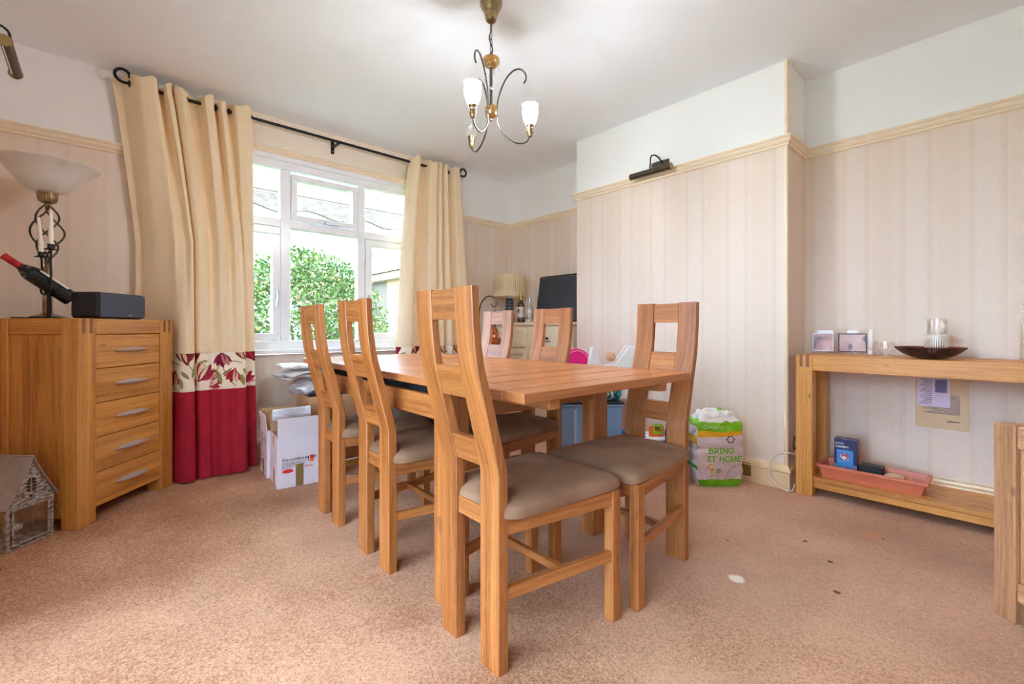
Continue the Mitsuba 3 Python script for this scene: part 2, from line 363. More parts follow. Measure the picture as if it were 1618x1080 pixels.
scene['leaf'] = {'type': 'twosided', 'bsdf': {'type': 'principled', 'base_color': proc(lambda p, n, uv: mix(mix(C(38, 84, 36), C(108, 136, 60), noise(p.x * 9, p.y * 9, p.z * 9)), C(214, 186, 124), smoothstep(0.62, 0.8, noise(p.x * 23, p.y * 23, p.z * 23)))), 'roughness': 0.5, 'specular': 0.4}}

# ------------------------------------------------------------------ the room
HC = 2.56; YW = 3.755; XR = 3.38; XC = 3.028; XL = -0.46; YB = -1.7; C0, C1 = 0.893, 2.502
struct('floor', bx(XL - .16, XR + .1, YB - .1, YW + .16, -0.1, 0, 0), 'carpet', label='pinkish tan carpet with worn patches and small stains')
struct('ceiling', bx(XL - .16, XR + .1, YB - .1, YW + .16, HC, HC + .1, 0), 'paint_ceiling', label='plain white ceiling')
RZ = 2.072                                                   # the wallpaper ends behind the picture rail
def wallpiece(parent, name, b, m): put(parent, name, bx(*b, 0), m)
wk = hold('wall_window', 'window wall with striped wallpaper below the picture rail and white paint above')
X0, X1, Z0, Z1 = 0.50, 2.36, 0.79, 2.285                     # the window opening
for a, b in ((XL - .1, X0), (X1, XR + .1)):
    wallpiece(wk, 'wallpaper', (a, b, YW, YW + .16, 0, RZ), 'wallpaper_x'); wallpiece(wk, 'painted_band', (a, b, YW, YW + .16, RZ, HC), 'paint_white')
wallpiece(wk, 'wallpaper', (X0, X1, YW, YW + .16, 0, Z0 - .03), 'wallpaper_x'); wallpiece(wk, 'header', (X0, X1, YW, YW + .16, Z1, HC), 'paint_header')
wk = hold('wall_right', 'alcove wall on the right with striped wallpaper and white painted band')
wallpiece(wk, 'wallpaper', (XR, XR + .1, YB - .1, YW, 0, RZ), 'wallpaper_y'); wallpiece(wk, 'painted_band', (XR, XR + .1, YB - .1, YW, RZ, HC), 'paint_white')
wk = hold('wall_chimney', 'chimney breast with striped wallpaper and white painted band')
pts = lambda e: Polygon([(XC, C0), (XR, C0), (XR, C1), (XC, C1)])
wallpiece(wk, 'wallpaper', (XC, XR, C0, C1, 0, RZ), 'wallpaper_y'); wallpiece(wk, 'painted_band', (XC, XR, C0, C1, RZ, HC), 'paint_white')
put(wk, 'corner_bead', cat(tube([(XC + .002, C0 + .002, 0.13), (XC + .002, C0 + .002, RZ)], .012, 10), tube([(XC + .002, C0 + .002, RZ + .03), (XC + .002, C0 + .002, HC)], .012, 10)), 'paint_cream', smooth=30)
wk = hold('wall_left', 'left wall with striped wallpaper and a wide glazed garden door out of view')
D0, D1, DZ = -0.35, 1.95, 2.15
for a, b in ((YB - .1, D0), (D1, YW)):
    wallpiece(wk, 'wallpaper', (XL - .16, XL, a, b, 0, RZ), 'wallpaper_y'); wallpiece(wk, 'painted_band', (XL - .16, XL, a, b, RZ, HC), 'paint_white')
wallpiece(wk, 'header', (XL - .16, XL, D0, D1, DZ, HC), 'paint_white')
wk = hold('wall_back', 'back wall behind the camera with striped wallpaper')
wallpiece(wk, 'wallpaper', (XL - .16, XR + .1, YB - .1, YB, 0, RZ), 'wallpaper_x'); wallpiece(wk, 'painted_band', (XL - .16, XR + .1, YB - .1, YB, RZ, HC), 'paint_white')
dk = hold('door_1', 'white framed glazed garden door in the left wall, out of view')
for a in (D0, (D0 + D1) / 2 - .035, D1 - .07): put(dk, 'frame', bx(XL - .12, XL - .05, a, a + .07, 0.0, DZ), 'upvc')
for z in (0.0, DZ - .07): put(dk, 'frame', bx(XL - .12, XL - .05, D0 + .07, D1 - .07, z, z + .07), 'upvc')
for a, b in ((D0 + .07, (D0 + D1) / 2 - .035), ((D0 + D1) / 2 + .035, D1 - .07)): put(dk, 'glass', bx(XL - .087, XL - .085, a, b, .07, DZ - .07, 0), 'pane')
# picture rail and skirting: a moulded section run along the walls
RAIL = [(0, 0), (.010, 0), (.014, .006), (.012, .014), (.020, .020), (.026, .032), (.024, .040), (.032, .046), (.036, .054), (.030, .060), (0, .060)]
SKIRT = [(0, 0), (.022, 0), (.022, .098), (.028, .106), (.026, .118), (.016, .128), (.012, .140), (0, .146)]
def mould(prof, path, z):
    """Sweeps prof (out from the wall, up) along a plan path whose left side is the room; mitred corners."""
    P = np.array(path, float); n = len(P); V = []; k = len(prof)
    for i in range(n):
        ds = [(P[j + 1] - P[j]) / np.linalg.norm(P[j + 1] - P[j]) for j in (i - 1, i) if 0 <= j < n - 1]
        ns = [np.array([-d[1], d[0]]) for d in ds]
        m = ns[0] if len(ns) == 1 else (ns[0] + ns[1]) / (1 + ns[0] @ ns[1])
        V += [(*(P[i] + m * o), z + h) for o, h in prof]
    F = []
    for i in range(n - 1):
        for a in range(k):
            b = (a + 1) % k; F += [(i * k + a, (i + 1) * k + a, (i + 1) * k + b), (i * k + a, (i + 1) * k + b, i * k + b)]
    for q in (0, (n - 1) * k): F += [(q, q + a, q + a + 1) for a in range(1, k - 1)]
    m = trimesh.Trimesh(np.array(V), np.array(F), process=False); m.fix_normals(); return m
RIGHT = [(XR, YB), (XR, C0), (XC, C0), (XC, C1), (XR, C1), (XR, YW), (X1, YW)]
struct('trim_1', mould(RAIL, RIGHT, 2.05), 'paint_cream', label='moulded cream picture rail around the alcoves and chimney breast')
struct('trim_2', mould(RAIL, [(X0 - .02, YW), (XL, YW), (XL, D1 + .02)], 2.05), 'paint_cream', label='moulded cream picture rail left of the window')
struct('trim_3', mould([(a * .8, b * .7) for a, b in RAIL], [(X1 + .03, YW), (X0 - .03, YW)], 2.285), 'paint_cream', label='cream moulding above the window')
struct('baseboard_right', mould(SKIRT, [(XR, YB), (XR, C0), (XC, C0), (XC, C1), (XR, C1), (XR, YW), (0.0, YW)], 0), 'paint_skirting', label='cream skirting board around the chimney breast and alcoves')
struct('baseboard_left', mould(SKIRT, [(0.0, YW), (XL, YW), (XL, D1 + .02)], 0), 'paint_skirting', label='cream skirting board of the left corner')

# window
wn = hold('window_1', 'white framed window of three lights with top lights')
y0, y1 = 3.775, 3.845
def fr(x0, x1, z0, z1, n='frame', ya=y0, yb=y1, b=.004): put(wn, n, bx(x0, x1, ya, yb, z0, z1, b), 'upvc')
fr(X0, X1, 2.19, Z1); fr(X0, X1, 2.245, Z1, 'head_strip', 3.757, y0); fr(X0, X1, .80, .862); fr(X0, X0 + .06, .862, 2.19); fr(X1 - .06, X1, .862, 2.19)
ML, MR = (1.022, 1.096), (1.636, 1.703)
for a, b in (ML, MR): fr(a, b, .862, 2.19, 'mullion')
for a, b in ((X0 + .06, ML[0]), (ML[1], MR[0]), (MR[1], X1 - .06)): fr(a, b, 1.738, 1.80, 'transom')
def sash(x0, x1, z0, z1, w=.042):
    s = put(wn, 'sash', cat(bx(x0, x1, 3.764, 3.83, z1 - w, z1), bx(x0, x1, 3.764, 3.83, z0, z0 + w), bx(x0, x0 + w, 3.764, 3.83, z0 + w, z1 - w), bx(x1 - w, x1, 3.764, 3.83, z0 + w, z1 - w)), 'upvc')
    put(s, 'pane', bx(x0 + w, x1 - w, 3.80, 3.802, z0 + w, z1 - w, 0), 'pane'); return s
s = sash(ML[1] + .004, MR[0] - .004, 1.805, 2.165)
put(s, 'handle', cat(bx(1.345, 1.40, 3.75, 3.764, 1.812, 1.828), bx(1.345, 1.48, 3.735, 3.75, 1.80, 1.814)), 'steel')
s = sash(X0 + .06, ML[0] - .002, .866, 1.734, .055)
put(s, 'handle', cat(bx(.985, 1.005, 3.75, 3.764, 1.19, 1.27), tube([(.995, 3.742, 1.25), (.995, 3.735, 1.20), (.985, 3.735, 1.12)], .008)), 'steel')
s = sash(MR[1] + .002, X1 - .06, .866, 1.734, .055)
put(s, 'handle', cat(bx(1.722, 1.742, 3.75, 3.764, 1.17, 1.25), tube([(1.732, 3.742, 1.21), (1.745, 3.725, 1.20), (1.775, 3.72, 1.19), (1.785, 3.72, 1.08)], .009)), 'steel')
for a, b, c, d in ((X0 + .06, ML[0], 1.80, 2.19), (MR[1], X1 - .06, 1.80, 2.19), (ML[1], MR[0], .862, 1.738)): put(wn, 'pane', bx(a, b, 3.805, 3.807, c, d, 0), 'pane')
put(wn, 'window_sill', bx(X0 - .02, X1 + .02, 3.70, 3.80, .768, .80, .006), 'upvc')

# ------------------------------------------------------------------ outside
solo('lawn', cat(bx(-9, 14, YW + .16, 26, -.35, -.3, 0), bx(-9, XL - .16, -6, YW + .16, -.35, -.3, 0)), 'lawn', 'pale garden ground outside the window', 'lawn')
k = thing('eaves_beam', 'pale weathered timber beam across the top of the window outside', 'beam')
put(k, 'fascia_board', bx(-1.5, 5.5, 5.2, 5.25, 2.40, 2.62, .01), 'wood_fascia')
zz = lambda x: 2.245 + 0.03 * math.cos((x - 1.1) * 2 * math.pi / 0.62) - 0.02
xs = np.linspace(-1.5, 5.5, 90); put(k, 'lower_board', trimesh.Trimesh(*(lambda m: (m.vertices[:, [0, 2, 1]] * [1, 1, 1] + [0, 5.22, 0], m.faces[:, ::-1]))(prism(Polygon([(x, zz(x)) for x in xs] + [(5.5, 2.385), (-1.5, 2.385)]), 0, .05)), process=False), 'beam_rough')
k = thing('outbuilding', 'pale rendered outbuilding with a shallow roof right of the bush', 'building')
put(k, 'wall', bx(4.5, 8, 6.2, 8.9, -.3, 1.96, 0), 'render_cream'); put(k, 'wall', bx(4.52, 8, 8.9, 15, -.3, 1.96, 0), 'render_grey')
put(k, 'fascia', bx(4.36, 8, 6.0, 15, 1.96, 2.12, .01), 'wood_fascia'); put(k, 'roof', hull([(4.3, 5.9, 2.12), (4.3, 15, 2.12), (8, 15, 2.12), (8, 5.9, 2.12), (6.2, 5.9, 2.35), (6.2, 15, 2.35)]), 'beam_rough')
k = thing('garden_bush', 'large round green bush with pale new leaves seen through the window', 'bush')
bc, br = np.array([2.1, 6.6, 0.66]), np.array([1.18, 0.95, 1.42])
N = 26000; d = rng.normal(size=(N, 3)); d /= np.linalg.norm(d, axis=1, keepdims=True)
lump = 0.80 + 0.40 * meshkit.fbm(d * 3 + 5, 3, 2)
pos = bc + br * d * (lump * rng.uniform(0.72, 1.04, N) ** 1.0)[:, None]; pos = pos[(pos[:, 2] > -.25)]
n = len(pos); a = rng.normal(size=(n, 3)) + 0.9 * (pos - bc); a /= np.linalg.norm(a, axis=1, keepdims=True)
b = np.cross(a, rng.normal(size=(n, 3))); b /= np.linalg.norm(b, axis=1, keepdims=True); c = np.cross(a, b); L = rng.uniform(.04, .075, n)[:, None]
V = np.stack([pos, pos + a * L * .5 + b * L * .32, pos + a * L, pos + a * L * .5 - b * L * .32], 1).reshape(-1, 3); q = np.arange(n) * 4
lf = put(k, 'foliage', (V, np.vstack([np.stack([q, q + 1, q + 2], 1), np.stack([q, q + 2, q + 3], 1)])), 'leaf'); labels[lf] = {'kind': 'stuff', 'label': 'dense small leaves'}
st = [tube(spline([(2.0, 6.6, -.31), (2.0 + .1 * s, 6.55, .2), (2.0 + .45 * s, 6.4 + .1 * s, .9), (2.0 + .7 * s, 6.4, 1.3)], 12), np.linspace(.04, .012, 12), 6) for s in (-1, -.3, .5, 1.1)]
for m in st: put(k, 'stem', m, 'bark')

# ------------------------------------------------------------------ dining table
TM = frame((0.858, 0.895), (0.9997, -0.0237))
tb = thing('dining_table', 'long oak extending dining table in the middle of the room', 'table')
TW, TL, TZ, TT = 0.918, 1.975, 0.78, 0.03
def tw(name, b, axis, bev=.002, parent=tb, m='oak_table'): return put(parent, name, W(bx(*b, bev), axis), m, M=TM)
B = .095; g = .003
tw('end_board', (0, TW, 0, B - g, TZ - TT, TZ), 0); tw('end_board', (0, TW, TL - B + g, TL, TZ - TT, TZ), 0)
tw('side_board', (0, B - g, B, TL - B, TZ - TT, TZ), 1); tw('side_board', (TW - B + g, TW, B, TL - B, TZ - TT, TZ), 1)
ys = [B, .25, .405, .56, .72, .88, 1.035, 1.19, 1.345, 1.50, 1.655, 1.77, TL - B]
for a, b in zip(ys[:-1], ys[1:]): tw('plank', (B, TW - B, a + g, b - g, TZ - TT, TZ - .0004), 0, .0036)
put(tb, 'core', bx(.004, TW - .004, .004, TL - .004, TZ - TT + .004, TZ - .008, 0), 'groove_brown', M=TM)
for a in (0.0, TW - .115):
    for b in (.41, 1.645): tw('leg', (a + .005, a + .11, b, b + .07, 0, TZ - TT - .034), 2, .003, m='oak')
for a in (.018, TW - .043): tw('apron', (a, a + .025, .48, 1.645, .632, .716), 1, m='oak')
for b in (.42, 1.655): tw('apron', (.11, TW - .11, b, b + .03, .632, .716), 0, m='oak')
for a in (.115, TW - .2): tw('slide_rail', (a, a + .045, .015, 1.95, .718, TZ - TT), 1, m='oak')
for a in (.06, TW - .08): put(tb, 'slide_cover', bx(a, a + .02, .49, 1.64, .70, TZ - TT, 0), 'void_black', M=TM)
for b in (.5, 1.0, 1.5): tw('crossbar', (.085, TW - .085, b, b + .06, .718, TZ - TT), 0, m='oak')

# ------------------------------------------------------------------ dining chairs
ZP = [0, .30, .548, .60, .646, .726, .788, .873, .982, 1.073]; SB = [0, 0, 0, -.010, -.022, -.042, -.058, -.077, -.088, -.092]; SF = [.036, .036, .034, .023, .011, -.010, -.028, -.050, -.063, -.067]
fb, ff = PchipInterpolator(ZP, SB), PchipInterpolator(ZP, SF)
def sweep_back(z0, z1, y0_, y1_, inset=0.0, n=14, b=.0025):
    """A piece of the curved back between two heights: chamfered section in plan (s, y) following the wave."""
    zs = np.linspace(z0, z1, max(2, int(n * (z1 - z0) / .3) + 2)); V = []
    for z in zs:
        s0, s1 = float(fb(z)) + inset, float(ff(z)) - inset
        V += [(s0 + b, y0_, z), (s1 - b, y0_, z), (s1, y0_ + b, z), (s1, y1_ - b, z), (s1 - b, y1_, z), (s0 + b, y1_, z), (s0, y1_ - b, z), (s0, y0_ + b, z)]
    F = []
    for i in range(len(zs) - 1):
        for a in range(8):
            c = (a + 1) % 8; F += [(i * 8 + a, i * 8 + c, i * 8 + 8 + c), (i * 8 + a, i * 8 + 8 + c, i * 8 + 8 + a)]
    for q, o in ((0, -1), ((len(zs) - 1) * 8, 1)):
        for a in range(1, 7): F.append((q, q + a, q + a + 1)[::o])
    return trimesh.Trimesh(np.array(V), np.array(F), process=False)
CW = .292; PW = .085
def cushion_mesh():
    def ring(z, inset):
        p = Polygon([(.012, -.145), (.012, .145), (.05, .178), (.49, .215), (.49, -.215), (.05, -.178)]).buffer(-.035 - inset).buffer(.035)
        c = np.array(p.exterior.coords)[:-1]; ln = p.exterior.length
        return np.array([p.exterior.interpolate(i / 72 * ln).coords[0] + (z,) for i in range(72)])
    levels = [(.426, .010), (.430, .003), (.442, 0), (.456, .002), (.466, .010), (.475, .028), (.482, .06), (.486, .10)]
    R = [ring(z, i) for z, i in levels]
    for k in range(1, len(R)):                              # keep rings aligned
        sh = np.linalg.norm(R[k][None, :, :2] - R[k - 1][0, :2], axis=2)[0].argmin(); R[k] = np.roll(R[k], -sh, 0)
    V = np.concatenate(R + [np.array([[.25, 0, .489]]), np.array([[.25, 0, .426]])]); F = []; n = 72
    for i in range(len(R) - 1):
        for a in range(n):
            c = (a + 1) % n; F += [(i * n + a, i * n + c, i * n + n + c), (i * n + a, i * n + n + c, i * n + n + a)]
    t = len(V) - 2; q = (len(R) - 1) * n
    F += [(q + a, q + (a + 1) % n, t) for a in range(n)] + [((a + 1) % n, a, t + 1) for a in range(n)]
    m = trimesh.Trimesh(V, np.array(F), process=False); m.fix_normals(); return m
CUSH = cushion_mesh()
def bar(p, q, w, h0, h1):
    """A rail from plan point p to q, w thick, between two heights."""
    p, q = np.array(p, float), np.array(q, float); d = q - p; L = np.linalg.norm(d); M = frame((*p, 0), d)
    return bx(0, L, -w / 2, w / 2, h0, h1, .002), M
def chair(origin, ex, label):
    M = frame(origin, ex); c = thing('dining_chair', label, 'chair', 'oak dining chairs around the table')
    def w(name, mesh, axis, M2=None): put(c, name, W(mesh, axis), 'oak', M=M if M2 is None else M @ M2)
    h = CW / 2
    for s in (-1, 1):
        w('back_post', sweep_back(0, 1.073, *sorted((s * h, s * (h - PW)))), 2)
        w('leg', bx(.427, .468, *sorted((s * .212, s * .175)), 0, .427, .002), 2)
    i = h - PW
    w('back_rail', sweep_back(.985, 1.070, -i, i, .003), 1); w('back_rail', sweep_back(.764, .853, -i, i, .003), 1); w('back_rail', sweep_back(.564, .641, -i, i, .003), 1)
    w('seat_rail', bx(.008, .03, -i, i, .390, .443, .002), 1); w('seat_rail', bx(.44, .462, -.175, .175, .380, .426, .002), 1)
    for s in (-1, 1):
        m, M2 = bar((.034, s * .132), (.43, s * .196), .022, .380, .426); w('seat_rail', m, 0, M2)
        m, M2 = bar((.034, s * .132), (.43, s * .196), .020, .198, .232); w('stretcher', m, 0, M2)
    w('stretcher', bx(.235, .255, -.155, .155, .203, .228, .002), 1)
    put(c, 'seat_cushion', CUSH, 'seat_fabric', smooth=40, M=M)
ex, ey = TM[:3, 0], TM[:3, 1]
def tp(a, b): return TM[:3, 3] + a * ex + b * ey
for b, lab in ((.192, 'oak dining chair nearest the camera, wavy ladder back turned to the camera'),
               (.872, 'oak dining chair in the middle of the row left of the table'),
               (1.425, 'oak dining chair left of the table, beside the white cardboard boxes')):
    chair(tp(-.052 + (.004 if b > .5 else 0) + (.006 if b > 1 else 0), b), ex, lab)
for a, b, lab in ((.953, .171, 'oak dining chair at the right near corner of the table, beside the shopping bag'),
               (.956, .888, 'pale gleaming dining chair across the table, in front of the blackboard'),
               (.960, 1.388, 'pale gleaming dining chair across the table, in front of the cream drum lamp')):
    chair(tp(a, b), -ex, lab)

# ------------------------------------------------------------------ chest of drawers, in the corner at an angle
CX = np.array([.407, .486]); CL = .634; CM = frame((-.081, 2.972, 0), CX)      # x along the front, y into the chest
CD = .40; CZ = 1.008
ch = thing('chest_of_drawers', 'tall oak chest of five drawers standing at an angle in the window corner', 'chest')
def cw(name, b, axis, parent=ch, bev=.003): return put(parent, name, W(bx(*b, bev), axis), 'oak_chest', M=CM)
for a in (0, CL - .10):
    for y in (0, CD - .08): 
        p = cw('corner_post', (a, a + .10, y, y + .08, 0, CZ), 2)
        if y == 0:
            for q in (.022, .062): put(p, 'joint_inlay', bx(a + q, a + q + .018, -.0008, .03, CZ - .072, CZ + .0006, 0), 'oak_end', M=CM)
cw('top_board', (.10, CL - .10, .002, CD - .002, .93, CZ - .0005), 0)
cw('top_board', (.004, CL - .004, .08, CD - .08, .93, CZ - .001), 0)
for x in (.012, CL - .032): cw('side_panel', (x, x + .02, .08, CD - .08, .05, .93), 2)
cw('back_panel', (.10, CL - .10, CD - .03, CD - .012, .05, .93), 2); cw('base_board', (.03, CL - .03, .03, CD - .03, .07, .09), 0)
for i in range(5):
    z1 = .927 - i * .172; dkey = cw('drawer', (.1025, CL - .1025, .006, .30, z1 - .1685, z1), 0)
    xm = CL / 2 + .015; zc = z1 - .083; n = 17; t = np.linspace(-1, 1, n); V = []
    for q in t:
        hgt = .013 * (1 - q * q) + .0008; out = -.004 - .024 * (1 - q * q); V += [(xm + q * .115, .006 if abs(q) < 1 else .006, zc + hgt), (xm + q * .115, out, zc), (xm + q * .115, .006, zc - hgt)]
    V = np.array(V); F = []
    for k in range(n - 1):
        for a in range(3):
            b = (a + 1) % 3; F += [(k * 3 + a, k * 3 + b, k * 3 + 3 + b), (k * 3 + a, k * 3 + 3 + b, k * 3 + 3 + a)]
    hm = trimesh.Trimesh(V, np.array(F), process=False); hm.fix_normals()
    put(dkey, 'handle', hm, 'steel', M=CM, smooth=50, label='lens shaped brushed metal handle')

# lamp on the chest
lx, ly = -.207, 3.385
lp = thing('table_lamp', 'brass lamp with twisted cage stem and white glass bowl shade on the chest', 'lamp')
LM = tr(lx, ly, CZ)
put(lp, 'base', lathe([(0, 0), (.072, 0), (.072, .008), (.06, .016), (.03, .024), (.021, .03), (0, .03)], 32), 'antique_brass', smooth=40, M=LM)
put(lp, 'pole', cyl(.019, .028, .27, 20, .003), 'antique_brass', smooth=40, M=LM)
for i in range(4):
    th = np.linspace(0, 1, 40); an = i * math.pi / 2 + th * 1.5 * math.pi + .5; r = .008 + .056 * np.sin(np.pi * np.clip((th - .18) / .82, 0, 1)) ** .8
    put(lp, 'cage_rod', tube(np.stack([r * np.cos(an), r * np.sin(an), .255 + th * .34], 1), .0045, 8), 'bronze', smooth=40, M=LM)
put(lp, 'cup', lathe([(0, .585), (.012, .585), (.014, .60), (.034, .612), (.040, .63), (.042, .668), (.036, .672), (0, .672)], 28), 'antique_brass', smooth=40, M=LM)
put(lp, 'glass_shade', lathe(np.vstack([fine([(.028, .662), (.06, .672), (.095, .70), (.125, .74), (.155, .775), (.185, .795), (.203, .805)], 36), fine([(.206, .801), (.187, .788), (.158, .766), (.129, .731), (.098, .691), (.06, .663), (.028, .655)], 36)]), 160, True), 'glass_shade', smooth=40, M=LM)
# wine rack with candle holders
wr = thing('wine_bottle_holder', 'black metal wine bottle rack with two candle cups, on the chest of drawers', 'wine rack')
wy = 3.235; wx = -.205
put(wr, 'base_plate', cat(mv(cyl(.06, CZ, CZ + .008, 32, .002), wx, wy), bx(wx - .115, wx + .085, wy - .022, wy + .022, CZ, CZ + .006, .002)), 'black_iron', smooth=40)
put(wr, 'post', tube([(wx + .012, wy, CZ + .006), (wx + .012, wy, CZ + .135)], .008, 10), 'black_iron', smooth=40)
A, Bp = np.array([-.108, wy, 1.105]), np.array([-.345, wy, 1.306]); ax = (Bp - A) / np.linalg.norm(Bp - A); nrm = np.array([-ax[2], 0, ax[0]]); nrm *= np.sign(nrm[2]); 
cr = [A - ax * .012 + nrm * -.008 + np.array([0, s * .04, 0]) for s in (-1, 1)]
loop = spline([A + ax * -.01 + np.array([0, -.041, 0]), A + ax * .10 + np.array([0, -.043, -.004]), A + ax * .20 + np.array([0, -.03, -.006]), A + ax * .245 + nrm * -.012, A + ax * .20 + np.array([0, .03, -.006]), A + ax * .10 + np.array([0, .043, -.004]), A + ax * -.01 + np.array([0, .041, 0])], 48, True)
put(wr, 'cradle', cat(tube(loop, .0038, 8, True), tube(spline([A + ax * .10 + np.array([0, -.043, -.004]), A + ax * .095 - nrm * .043, A + ax * .10 + np.array([0, .043, -.004])], 14), .0038)), 'black_iron', smooth=40)
for cx_, cz_, dy in ((-.222, 1.317, .045), (-.183, 1.348, -.05)):
    put(wr, 'candle_stem', tube(spline([(wx + .012, wy, CZ + .12), (cx_, wy + dy, CZ + .13), (cx_, wy + dy, CZ + .2), (cx_, wy + dy, cz_)], 16), .0045, 8), 'black_iron', smooth=40)
    put(wr, 'candle_cup', mv(lathe([(0, cz_), (.024, cz_), (.026, cz_ + .003), (.0135, cz_ + .004), (.0135, cz_ + .024), (.016, cz_ + .026), (.011, cz_ + .026), (.011, cz_ + .006), (0, cz_ + .006)], 24), cx_, wy + dy), 'black_iron', smooth=30)
wb = thing('wine_bottle', 'dark wine bottle with red foil neck and pale label lying tilted in the rack', 'bottle')
Mb = axes(A, np.array([0, 1.0, 0]), np.cross(ax, [0, 1.0, 0]), ax)
put(wb, 'glass', lathe([(0, .004), (.030, 0), (.0365, .006), (.037, .19), (.034, .205), (.022, .228), (.0155, .245), (.0145, .30), (0, .30)], 32), 'bottle_glass_dark', smooth=40, M=Mb)
put(wb, 'foil', lathe([(.0155, .238), (.0162, .24), (.0156, .30), (.0165, .302), (.0165, .312), (.014, .314), (0, .314)], 24), 'foil_red', smooth=40, M=Mb)
th = np.linspace(-1.25, 1.25, 24) + math.pi / 2 * 0
lab = np.array([(.0375 * math.sin(t + 2.6), .0375 * math.cos(t + 2.6), z) for t in th for z in (.045, .175)])
m = sheet(lab, 24, 2, .0006); put(wb, 'label_sticker', m, 'label_paper', M=Mb)
for cx_, cz_, dy, tip in ((-.222, 1.323, .045, (-.232, 1.518)), (-.183, 1.354, -.05, (-.183, 1.542))):
    solo('taper_candle', tube([(cx_, wy + dy, cz_), (cx_ * .97 + tip[0] * .03, wy + dy, cz_ + .03), ((cx_ * .2 + tip[0] * .8), wy + dy, cz_ * .2 + tip[1] * .8), (tip[0], wy + dy, tip[1] - .004), (tip[0], wy + dy, tip[1])], [.0105, .0105, .0075, .0062, .003], 16), 'candle_wax', 'white taper candle, ' + ('left and lower of the two in the wine rack' if dy > 0 else 'right and upright of the two in the wine rack'), 'candle', 'taper candles in the wine rack', smooth=40)
# speaker
sp = thing('wireless_speaker', 'black box speaker with grey front grille on the chest of drawers', 'speaker')
SM = CM @ tr(.155, .03, CZ)
put(sp, 'cabinet', bx(0, .305, .006, .15, .004, .138, .012), 'black_plastic', M=SM, smooth=30); put(sp, 'front_grille', bx(.006, .299, -.002, .008, .008, .134, .008), 'grille_grey', M=SM, smooth=30)
put(sp, 'foot', bx(.02, .285, .02, .13, 0, .005, .001), 'black_plastic', M=SM)
tm = text('SONOS', .006, .0008, True); tm.apply_transform(rotx(math.pi / 2)); put(sp, 'badge', bx(.168, .212, -.003, 0, .016, .027, .001), 'black_plastic', M=SM)
tm.apply_translation([.174, -.003, .0185]); put(sp, 'lettering', tm, 'steel', M=SM)

# ------------------------------------------------------------------ house shaped lantern
gx = np.array([.70, .714]); gx /= np.linalg.norm(gx); HM = frame((-.296, 2.868, 0), gx)      # x along the gable, y back
ln = thing('house_lantern', 'grey weathered metal house shaped candle lantern on the carpet beside the chest', 'lantern')
w_, dpt, he, hr = .19, .20, .185, .385
def hl(name, mesh, m='galvanised', **k2): return put(ln, name, mesh, m, M=HM, **k2)
hl('floor_plate', bx(0, w_, 0, dpt, 0, .010, .001))
for x in (0, w_ - .012):
    for y in (0, dpt - .012): hl('corner_post', bx(x, x + .012, y, y + .012, .01, he, .001))
for y in (0, dpt - .010):
    win = Polygon([(w_ / 2 - .02, .235), (w_ / 2 + .02, .235), (w_ / 2 + .02, .278), (w_ / 2 + .012, .29), (w_ / 2, .294), (w_ / 2 - .012, .29), (w_ / 2 - .02, .278)])
    bars = unary_union([sbox(w_ / 2 - .0022, .23, w_ / 2 + .0022, .3)] + [sbox(w_ / 2 - .03, z, w_ / 2 + .03, z + .003) for z in (.247, .261, .275)])
    gab = Polygon([(0, he - .004), (w_, he - .004), (w_, he + .01), (w_ / 2 + .045, .29), (w_ / 2, hr - .004), (w_ / 2 - .045, .29), (0, he + .01)]).difference(win.difference(bars))
    sc = unary_union([Polygon([(w_ / 2 + s * (.026 + .05 * q / 9), .212 + .005 * math.sin(q * 1.4)) for q in range(10)] + [(w_ / 2 + s * (.026 + .05 * q / 9), .2155 + .005 * math.sin(q * 1.4)) for q in range(9, -1, -1)]).buffer(0) for s in (-1, 1)] + [Point(w_ / 2, .214).buffer(.006), Polygon([(w_ / 2 - .014, .222), (w_ / 2, .204), (w_ / 2 + .014, .222), (w_ / 2, .214)])])
    gab = gab.difference(sc)
    m = cat(*[prism(p_, 0, .003) for p_ in getattr(gab, 'geoms', [gab])]); m.apply_transform(np.array([[1, 0, 0, 0], [0, 0, 1, y + (.0 if y == 0 else .007)], [0, 1, 0, 0], [0, 0, 0, 1.0]])); m.invert(); hl('gable', m)
bf = lambda x0, x1, z0, z1, y: bx(x0, x1, y, y + .006, z0, z1, .001)
door = hl('door', cat(bf(.016, w_ - .016, .016, .026, -.002), bf(.016, w_ - .016, he - .016, he - .006, -.002), bf(.016, .026, .026, he - .016, -.002), bf(w_ - .026, w_ - .016, .026, he - .016, -.002)))
put(door, 'glass', bx(.026, w_ - .026, .001, .0025, .026, he - .016, 0), 'clear_glass', M=HM); put(door, 'latch', cat(tube([(w_ - .02, -.006, .13), (w_ + .004, -.008, .132)], .003), ball(.006, (w_ + .006, -.008, .132), 1)), 'dark_steel', M=HM)
for z in (.05, .145): put(door, 'hinge', mv(cyl(.004, z, z + .02, 8), .014, -.003), 'dark_steel', M=HM)
for x in (0.001, w_ - .004):
    hl('side_glass', bx(x + .001, x + .0025, .012, dpt - .012, .012, he - .008, 0), 'clear_glass'); hl('side_rail', cat(bx(x, x + .004, .012, dpt - .012, .01, .02, .001), bx(x, x + .004, .012, dpt - .012, he - .012, he, .001)))
for s in (-1, 1):
    q = np.linspace(0, 1, 10); prof = np.stack([w_ / 2 + s * (q * (w_ / 2 + .014)), hr + .004 - (hr - he + .004) * (q ** .86)], 1)
    V = np.array([(x, y, z) for x, z in prof for y in (-.012, dpt + .012)]); m = sheet(V, 10, 2, .003); m.fix_normals(); hl('roof_panel', m, 'roof_metal', smooth=40)
hl('ridge', tube([(w_ / 2, -.012, hr + .006), (w_ / 2, dpt + .012, hr + .006)], .004), 'roof_metal')
